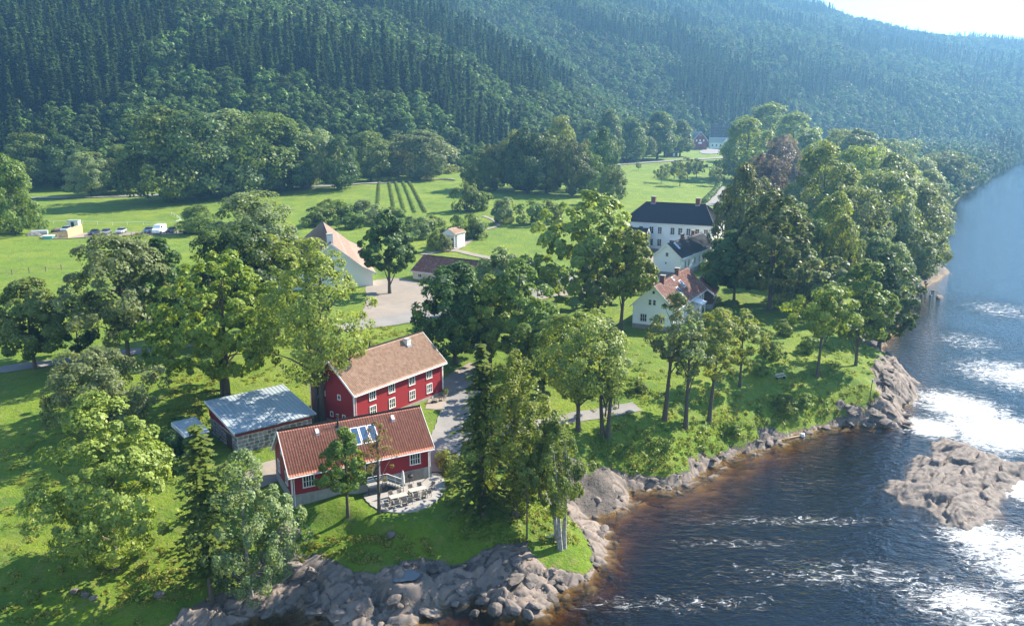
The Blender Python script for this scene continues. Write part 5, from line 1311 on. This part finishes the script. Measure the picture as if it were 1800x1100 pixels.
# ---------------------------------------------------------------- undergrowth, tall grass
def build_undergrowth():
    r = np.random.default_rng(31); rr = random.Random(31)
    def scatter(name, label, mat, zones, rad, n, size, squash):
        C, Rr = [], []
        for u0, u1, v0, v1, k, sdmin in zones:
            t = c = 0
            while c < k and t < k*12:
                t += 1; x, y, z = ground_at(rr.uniform(u0, u1), rr.uniform(v0, v1))
                i, j = np.searchsorted(XL, x), np.searchsorted(YL, y)
                if gsd(x, y) < sdmin or ROCK[min(j, len(YL)-1), min(i, len(XL)-1)] > .5: continue
                s = rad*rr.uniform(.5, 1.3); C.append((x, y, z+s*.15)); Rr.append(s); c += 1
        V, F, T = blob_leaves(np.array(C), np.array(Rr), n, size, r, squash)
        tag(mobj(name, np_mesh(name, V, F, None, {'tint': T}), mat), label, None, None, 'stuff')
    scatter('undergrowth', 'low leafy undergrowth on the river bank', LEAF['bush'], [(1040,1200,770,850,70,1.2),(1150,1340,740,810,60,1.2),(1320,1480,690,750,40,1),(1220,1480,590,660,60,1),(900,1000,830,900,50,1),(1440,1560,600,660,40,1),(780,900,840,960,40,1),(240,340,720,860,40,1),(1060,1160,640,720,40,1)], .6, 46, .22, .7)
    scatter('tall_grass', 'rough uncut grass tussocks on slopes and banks', LEAF['tallgrass'], [(300,385,655,760,130,1),(620,735,574,615,130,1),(1040,1340,690,830,260,.8),(1330,1560,640,750,170,.8),(0,260,760,1098,200,1),(520,760,940,990,90,1),(900,1050,840,960,110,.8),(200,500,960,1060,110,1),(1080,1300,600,700,110,1),(420,560,600,680,90,1)], .45, 32, .20, .5)

# ---------------------------------------------------------------- hedges, fences
def hedge(name, label, uv, hgt, wid, sp='bush', size=.3, group=None, n=16):
    P = np.array([ground_at(u, v) for u, v in uv]); s = np.concatenate([[0], np.cumsum(np.hypot(*np.diff(P[:,:2], axis=0).T))])
    q = np.arange(0, s[-1], wid*.45); C = np.stack([np.interp(q, s, P[:,0]), np.interp(q, s, P[:,1])], -1)
    C = np.array([(x, y, gz(x, y)+hgt*.5) for x, y in C])
    V, F, T = blob_leaves(C, np.full(len(C), wid*.6), n, size, np.random.default_rng(len(uv)+int(uv[0][0])), hgt/wid)
    o = mobj(name, np_mesh(name, V, F, None, {'tint': T}), LEAF[sp]); tag(o, label, 'hedge', group)
def build_fences():
    for x0, x1 in ((667,664),(683,694),(694,712),(706,730),(716,748)):
        hedge('terrace_hedge', 'low clipped hedge row on the terraced garden slope', [(x0, 318), (x0*.55+x1*.45, 340), (x1, 374)], .65, .9, 'green', .35, 'hedge rows of the terraced garden', 26)
    hedge('hedge', 'long dark hedge along the manor road', [(1238,358),(1252,345),(1264,330),(1270,318)], 2.2, 2.2, 'dark', .5, None, 60)
    hedge('low_hedge', 'low pale hedge between the drive and the small lawn', [(1100,520),(1120,519),(1135,518)], .9, .9, 'ash', .25, None, 50)
    hedge('wall_hedge', 'dark hedge at the back of the parked cars', [(40,395),(60,400),(78,402)], 2.6, 3, 'dark', .5, None, 60)
    W = plain('fence_wood', (.20,.17,.14), (.13,.11,.09), 6, .85)
    def fence(name, label, uv, step, h, wires, wood=None, pr=.05, rail=.02):
        P = np.array([ground_at(u, v) for u, v in uv]); s = np.concatenate([[0], np.cumsum(np.hypot(*np.diff(P[:,:2], axis=0).T))])
        q = np.arange(0, s[-1]+.01, step); pts = [(float(np.interp(a, s, P[:,0])), float(np.interp(a, s, P[:,1]))) for a in q]
        o = empty(name, (*pts[0], gz(*pts[0])), 0, label, 'fence'); bx, by, bz = o.location
        L = [(x-bx, y-by, gz(x, y)-bz) for x, y in pts]
        pm = Geo().tube([(0,0,-.3),(0,0,h)], pr, 6).mesh('post'); pm.materials.append(wood or W)
        for p in L:
            c = bpy.data.objects.new('post', pm); COL.objects.link(c); c.parent = o; c.location = p
        for w in wires: Geo().tube([(p[0], p[1], p[2]+w) for p in L], rail, 5).obj('rail' if rail > .03 else 'wire', wood or W, o)
    fence('meadow_fence', 'thin post and wire fence crossing the bright meadow', [(-40,488),(20,483),(60,479),(95,476),(125,472)], 3.2, 1.2, (.5,.85,1.1), pr=.09)
    fence('field_fence', 'post fence along the edge of the car park', [(150,420),(220,416),(280,414),(330,412)], 4.0, 1.2, (.6,1.1), pr=.08)
    fence('rope_fence', 'white rope barrier across the field behind the cars', [(68,393),(130,394),(220,396),(290,396),(322,393),(312,384),(300,377)], 5.0, 1.0, (.9,), M_TRIM, .05, .05)
    fence('wooden_rail', 'short wooden rail at the end of the river path', [(1080,712),(1092,722)], 1.0, 1.1, (.55,1.0), pr=.07, rail=.05)

# ---------------------------------------------------------------- vehicles and building site
def car(u, v, rz, col, label, van=False):
    x, y, z = ground_at(u, v); o = empty('van' if van else 'parked_car', (x, y, z+.2), rz, label, 'van' if van else 'car', None if van else 'cars parked behind the meadow')
    pm = paint('car_paint', col); L, Wd = (5.4, 2.0) if van else (4.5, 1.8)
    if van: body = [(0,.35),(.0,1.6),(.25,2.45),(4.0,2.5),(4.6,1.6),(5.3,1.25),(5.4,.45),(5.2,.3)]
    else: body = [(.05,.45),(.0,.95),(.25,1.0),(1.2,1.02),(3.2,1.0),(4.3,.88),(4.5,.6),(4.4,.35),(.2,.32)]
    g = Geo(); k = len(body)
    for yy, inset in ((-Wd/2,.0),(-Wd/2+.0,0)): pass
    b = Geo().prism([(p[0]-L/2, p[1]) for p in body], 'y', -Wd/2, Wd/2).obj('body', pm, o)
    if van:
        Geo().prism([(-L/2+4.02,2.3),(-L/2+4.5,1.65),(-L/2+4.56,1.65),(-L/2+4.08,2.34)], 'y', -.85, .85).obj('windscreen', M_GLASSY, o)
        for s in (-1, 1): Geo().box(-L/2+3.0, -L/2+4.0, s*1.0-.012*s, s*1.0+.012*s if s > 0 else s*1.0-.012, 1.6, 2.2).obj('side_window', M_GLASSY, o)
    else:
        c = [(.5,1.0),(.85,1.45),(2.3,1.5),(3.25,1.0)]
        g = Geo(); n = 4
        for yy, f in ((-Wd/2+.1,1),(Wd/2-.1,1)):
            for px, pz in c: g.v.append((px-L/2, yy*(1 if pz < 1.2 else .82), pz))
        g.f += [(0,1,2,3),(7,6,5,4),(0,4,5,1),(2,6,7,3)]; g.obj('cabin_glass', M_GLASSY, o)
        g = Geo(); r0, r1 = .82, 2.32
        g.add([(r0-L/2,-.66,1.46),(r1-L/2,-.66,1.51),(r1-L/2,.66,1.51),(r0-L/2,.66,1.46),(r0-L/2,-.62,1.52),(r1-L/2,-.62,1.56),(r1-L/2,.62,1.56),(r0-L/2,.62,1.52)], [(3,2,1,0),(4,5,6,7),(0,1,5,4),(1,2,6,5),(2,3,7,6),(3,0,4,7)])
        g.obj('roof', pm, o)
    for xx in (.85, L-.85):
        for yy in (-Wd/2, Wd/2):
            t = Geo().tube([(xx-L/2, yy-.1, .33), (xx-L/2, yy+.1, .33)], .33, 14).obj('wheel', M_TYRE, o)
            Geo().tube([(xx-L/2, yy-.11, .33), (xx-L/2, yy+.11, .33)], .18, 10).obj('rim', M_METAL, t)
    for yy in (-.6, .6): Geo().box(L/2-.08, L/2-.0, yy-.2, yy+.2, .62, .76).obj('headlight', M_TRIM, o)
def build_site():
    for u, v, rz, col, lab in ((166,414,95,(.03,.035,.05),'black estate car first in the row beside the board hoarding'),(186,413,95,(.16,.18,.22),'dark grey car second in the row from the board hoarding'),(213,411,95,(.35,.37,.40),'silver car half hidden by the silvery tree'),
                              (261,410,93,(.05,.09,.22),'blue car parked beside the white van'),(302,410,93,(.03,.03,.04),'black car on the far side of the white van'),(116,408,100,(.28,.33,.42),'grey-blue car behind the board hoarding')):
        car(u, v, R(rz-180), col, lab)
    car(281, 411, R(-90), (.78,.79,.80), 'white van parked between dark cars', True)
    x0, y0, z0 = ground_at(120, 419); x1, y1, z1 = ground_at(146, 410)
    h = empty('board_hoarding', (x0, y0, z0), 0, 'angled raw board hoarding around the building site', 'hoarding')
    n = 6
    for i in range(n):
        a, b = Vector((x1-x0, y1-y0, 0))*(i/n), Vector((x1-x0, y1-y0, 0))*((i+.97)/n)
        Geo().beam(a+Vector((0,0,1.3)), b+Vector((0,0,1.3)), .06, 2.7).obj('board', M_PLY, h)
    for i in range(3):
        a, b = Vector((-i*1.2-.05,-.3*i,1.1)), Vector((-(i+1)*1.2+.05,-.3*(i+1),1.1)); Geo().beam(a, b, .06, 1.9-.3*i).obj('board', M_PLY, h)
    x, y, z = ground_at(86, 420)
    h = empty('skip', (x, y, z), R(5), 'teal steel skip at the edge of the building site', 'skip')
    Geo().prism([(-1.4,.9),(-1.0,0),(1.0,0),(1.4,.9)], 'y', -.8, .8).obj('body', paint('teal_paint', (.10,.38,.36)), h); Geo().box(-1.45,1.45,-.86,.86,.86,.97).obj('rim', M_TRIM, h)
    for u, v, s, m, lab in ((106,408,2.2,M_SOIL,'heap of brown soil behind the board hoarding'),(62,414,2.0,M_STONE2,'heap of grey rubble at the edge of the building site'),(128,406,1.6,M_SOIL,'small soil heap against the board hoarding')):
        x, y, z = ground_at(u, v); me = rock_mesh(int(u)+900, 3); me.materials.clear()
        o = mobj('soil_heap' if m is M_SOIL else 'rubble_heap', me, m); o.location = (x, y, z+.1); o.scale = (s*1.2, s*.8, s*.55); tag(o, lab, 'heap')
    x, y, z = ground_at(70, 412); h = empty('tarpaulin_stack', (x, y, z), .3, 'timber stack under a grey tarpaulin beside the rubble heap', 'stack')
    Geo().box(-2,2,-.7,.7,0,.9).obj('timber', M_PLY, h); Geo().prism([(-.85,.2),(.85,.2),(.8,1.0),(0,1.25),(-.8,1.0)], 'x', -2.1, 2.1).obj('tarpaulin', M_METAL, h)
    x, y, z = ground_at(131, 401); h = empty('site_cabin', (x, y, z), .1, 'small white site cabin behind the board hoarding', 'cabin')
    Geo().box(-1.6,1.6,-1,1,.1,2.3).obj('wall', M_TRIM, h); Geo().box(-1.7,1.7,-1.1,1.1,2.3,2.42).obj('roof', M_METAL, h); Geo().box(-.5,.4,-1.03,-1.0,.2,2.0).obj('door', M_DARKM, h)
    x, y, z = ground_at(330, 411); h = empty('flat_trailer', (x, y, z), .05, 'rusty flat trailer at the end of the car row', 'trailer')
    Geo().box(-2.2,2.2,-.9,.9,.6,.8).obj('bed', M_BROWN, h); Geo().tube([(2.2,0,.65),(3.4,0,.5)], .06, 6).obj('drawbar', M_DARKM, h)
    for xx in (-.6,.6):
        for yy in (-.95,.95): Geo().tube([(xx,yy-.1,.35),(xx,yy+.1,.35)], .35, 12).obj('wheel', M_TYRE, h)

# ---------------------------------------------------------------- terrace furniture and bank bits
def build_furniture():
    Z = 5.565; ang = FA[1]
    def table(a, b, L_, label):
        o = empty('garden_table', local(FA, Z, a, b), ang, label, 'table', 'terrace tables')
        for i in range(5): Geo().box(-L_/2, L_/2, -.42+i*.172, -.42+i*.172+.155, .70, .74).obj('slat', M_TEAKL, o)
        for sx in (-1, 1):
            for sy in (-1, 1): Geo().box(sx*(L_/2-.12)-.04, sx*(L_/2-.12)+.04, sy*.34-.04, sy*.34+.04, 0, .70).obj('leg', M_DARKM, o)
        Geo().box(-L_/2+.1, L_/2-.1, -.03, .03, .62, .70).obj('stretcher', M_DARKM, o)
    table(9.9, -4.1, 1.9, 'long pale slatted table nearer the stair on the terrace'); table(12.2, -3.6, 1.9, 'long pale slatted table nearer the terrace rim')
    def chair(first, a, b, rz, label):
        if first is None:
            o = empty('garden_chair', (0,0,0), 0, label, 'chair', 'terrace chairs')
            Geo().box(-.25,.25,-.25,.25,.42,.46).obj('seat', M_TEAK, o); Geo().prism([(.22,.46),(.27,.46),(.36,.90),(.31,.90)], 'x', -.24, .24).obj('backrest', M_TEAK, o)
            for sx in (-1, 1):
                for sy in (-1, 1): Geo().box(sx*.22-.02, sx*.22+.02, sy*.22-.02, sy*.22+.02, 0, .42).obj('leg', M_DARKM, o)
                Geo().box(sx*.25-.025, sx*.25+.025, -.22, .28, .62, .66).obj('armrest', M_TEAK, o)
        else: o = copy_tree(first)
        o.location = local(FA, Z, a, b); o.rotation_euler = (0, 0, ang+rz); o['label'] = label; return o
    c0 = None
    for a, b, rz in ((9.3,-4.95,math.pi),(10.1,-4.95,math.pi+.2),(10.8,-5.0,math.pi-.2),(9.4,-3.3,0),(10.4,-3.3,.1),(11.6,-4.45,math.pi),(12.4,-4.45,math.pi+.3),(13.1,-4.4,math.pi),(11.8,-2.8,0),(12.8,-2.8,-.1)):
        c = chair(c0, a, b, rz, 'dark garden chair pulled up to a terrace table'); c0 = c0 or c
    chair(c0, 8.4, -5.1, 2.3, 'dark garden chair standing apart near the thin half-bare tree'); chair(c0, 14.0, -3.2, -1.0, 'dark garden chair standing apart toward the terrace rim')
    o = empty('closed_parasol', local(FA, Z, 11.0, -2.6), 0, 'closed white parasol standing on the terrace', 'parasol')
    Geo().tube([(0,0,0),(0,0,.08)], .32, 14).obj('base', M_CONC, o); Geo().tube([(0,0,.08),(0,0,2.75)], .03, 8).obj('pole', M_DARKM, o)
    Geo().tube([(0,0,.95),(0,0,1.3),(0,0,1.9),(0,0,2.45),(0,0,2.7)], [.09,.19,.17,.12,.03], 10).obj('canopy', M_FABRIC, o)
    o = empty('barbecue', local(FA, Z, 12.6, -.6), 0, 'black kettle barbecue against the concrete base', 'barbecue')
    Geo().tube([(0,0,.6),(0,0,.75),(0,0,.95),(0,0,1.05)], [.12,.3,.3,.1], 12).obj('kettle', M_DARKM, o)
    for k in range(3): Geo().tube([(.1*math.cos(k*2.1),.1*math.sin(k*2.1),.65),(.3*math.cos(k*2.1),.3*math.sin(k*2.1),0)], .02, 5).obj('leg', M_DARKM, o)
    def bench(u, v, rz, label):
        x, y, z = ground_at(u, v); o = empty('bench', (x, y, z), rz, label, 'bench')
        for i in range(3): Geo().box(-.9,.9,-.22+i*.15,-.09+i*.15,.42,.46).obj('slat', M_TEAKL, o)
        for i in range(2): Geo().box(-.9,.9,.24,.28,.6+i*.16,.72+i*.16).obj('backrest_slat', M_TEAKL, o)
        for sx in (-.75,.75): Geo().box(sx-.04,sx+.04,-.2,.26,0,.42).obj('leg', M_DARKM, o)
    bench(1372, 666, R(25), 'pale wooden bench on the mown river path')
    x, y, z = ground_at(772, 706); o = empty('patio_set', (x, y, z), .3, 'small dark patio table between the two red houses', 'table')
    Geo().tube([(0,0,.68),(0,0,.72)], .5, 16).obj('table_top', M_DARKM, o); Geo().tube([(0,0,0),(0,0,.68)], .05, 8).obj('leg', M_DARKM, o)
    for i, (du, dv) in enumerate(((-8,2),(8,-2))):
        x, y, z = ground_at(772+du, 706+dv); c = copy_tree(c0); c.location = (x, y, z); c.rotation_euler = (0,0,1.2+i*3); c['label'] = 'dark chair at the small patio table between the red houses'; c['group'] = 'patio chairs'
    # bank bits
    x, y, z = ground_at(1528, 705); o = empty('marker_post', (x, y, z), 0, 'slim rusty post standing on the rocky bank', 'post')
    Geo().tube([(0,0,-.3),(.15,0,3.4)], .07, 8).obj('pole', plain('rusty_iron', (.16,.08,.05), None, 6, .8), o); Geo().box(.0,.3,-.03,.03,3.2,3.5).obj('plate', M_TRIM, o)
    x, y = at(1380, 772, 0); o = empty('wooden_boom', (x, y, .05), R(22), 'floating wooden boom with white float by the bank', 'boom')
    Geo().tube([(-2.2,0,0),(3.0,0,.1)], .09, 7).obj('log', M_PLY, o); Geo().tube([(3.1,0,0),(3.1,0,.4)], [.35,.28], 10).obj('float', M_TRIM, o); Geo().tube([(.6,0,.1),(.4,.2,1.1)], .05, 6).obj('stake', M_TRIM, o)
    x, y, z = ground_at(960, 945); g = Geo().tube([(0,0,.1),(1.3,.4,.35),(2.4,1.2,.9)], [.09,.08,.04], 7).tube([(1.3,.4,.35),(1.5,1.0,.8)], [.05,.02], 6)
    o = g.obj('driftwood', plain('bleached_wood', (.55,.52,.47)), smooth=True); o.location = (x, y, z); tag(o, 'bleached fallen branch lying on the grassy river point', 'branch')
M_TEAKL = plain('pale_larch_wood', (.48,.44,.38), (.38,.34,.29), 6, .75)

# ---------------------------------------------------------------- put the place together
white_houses(); church_barn()
build_terrain(); build_bedrock(); build_water(); build_paths()
red_house_terrace(); red_house_two_floors(); stone_barn(); far_farm()
build_forest(); build_trees(); build_rocks()
build_fences(); build_site(); build_furniture(); build_undergrowth()
build_haze()
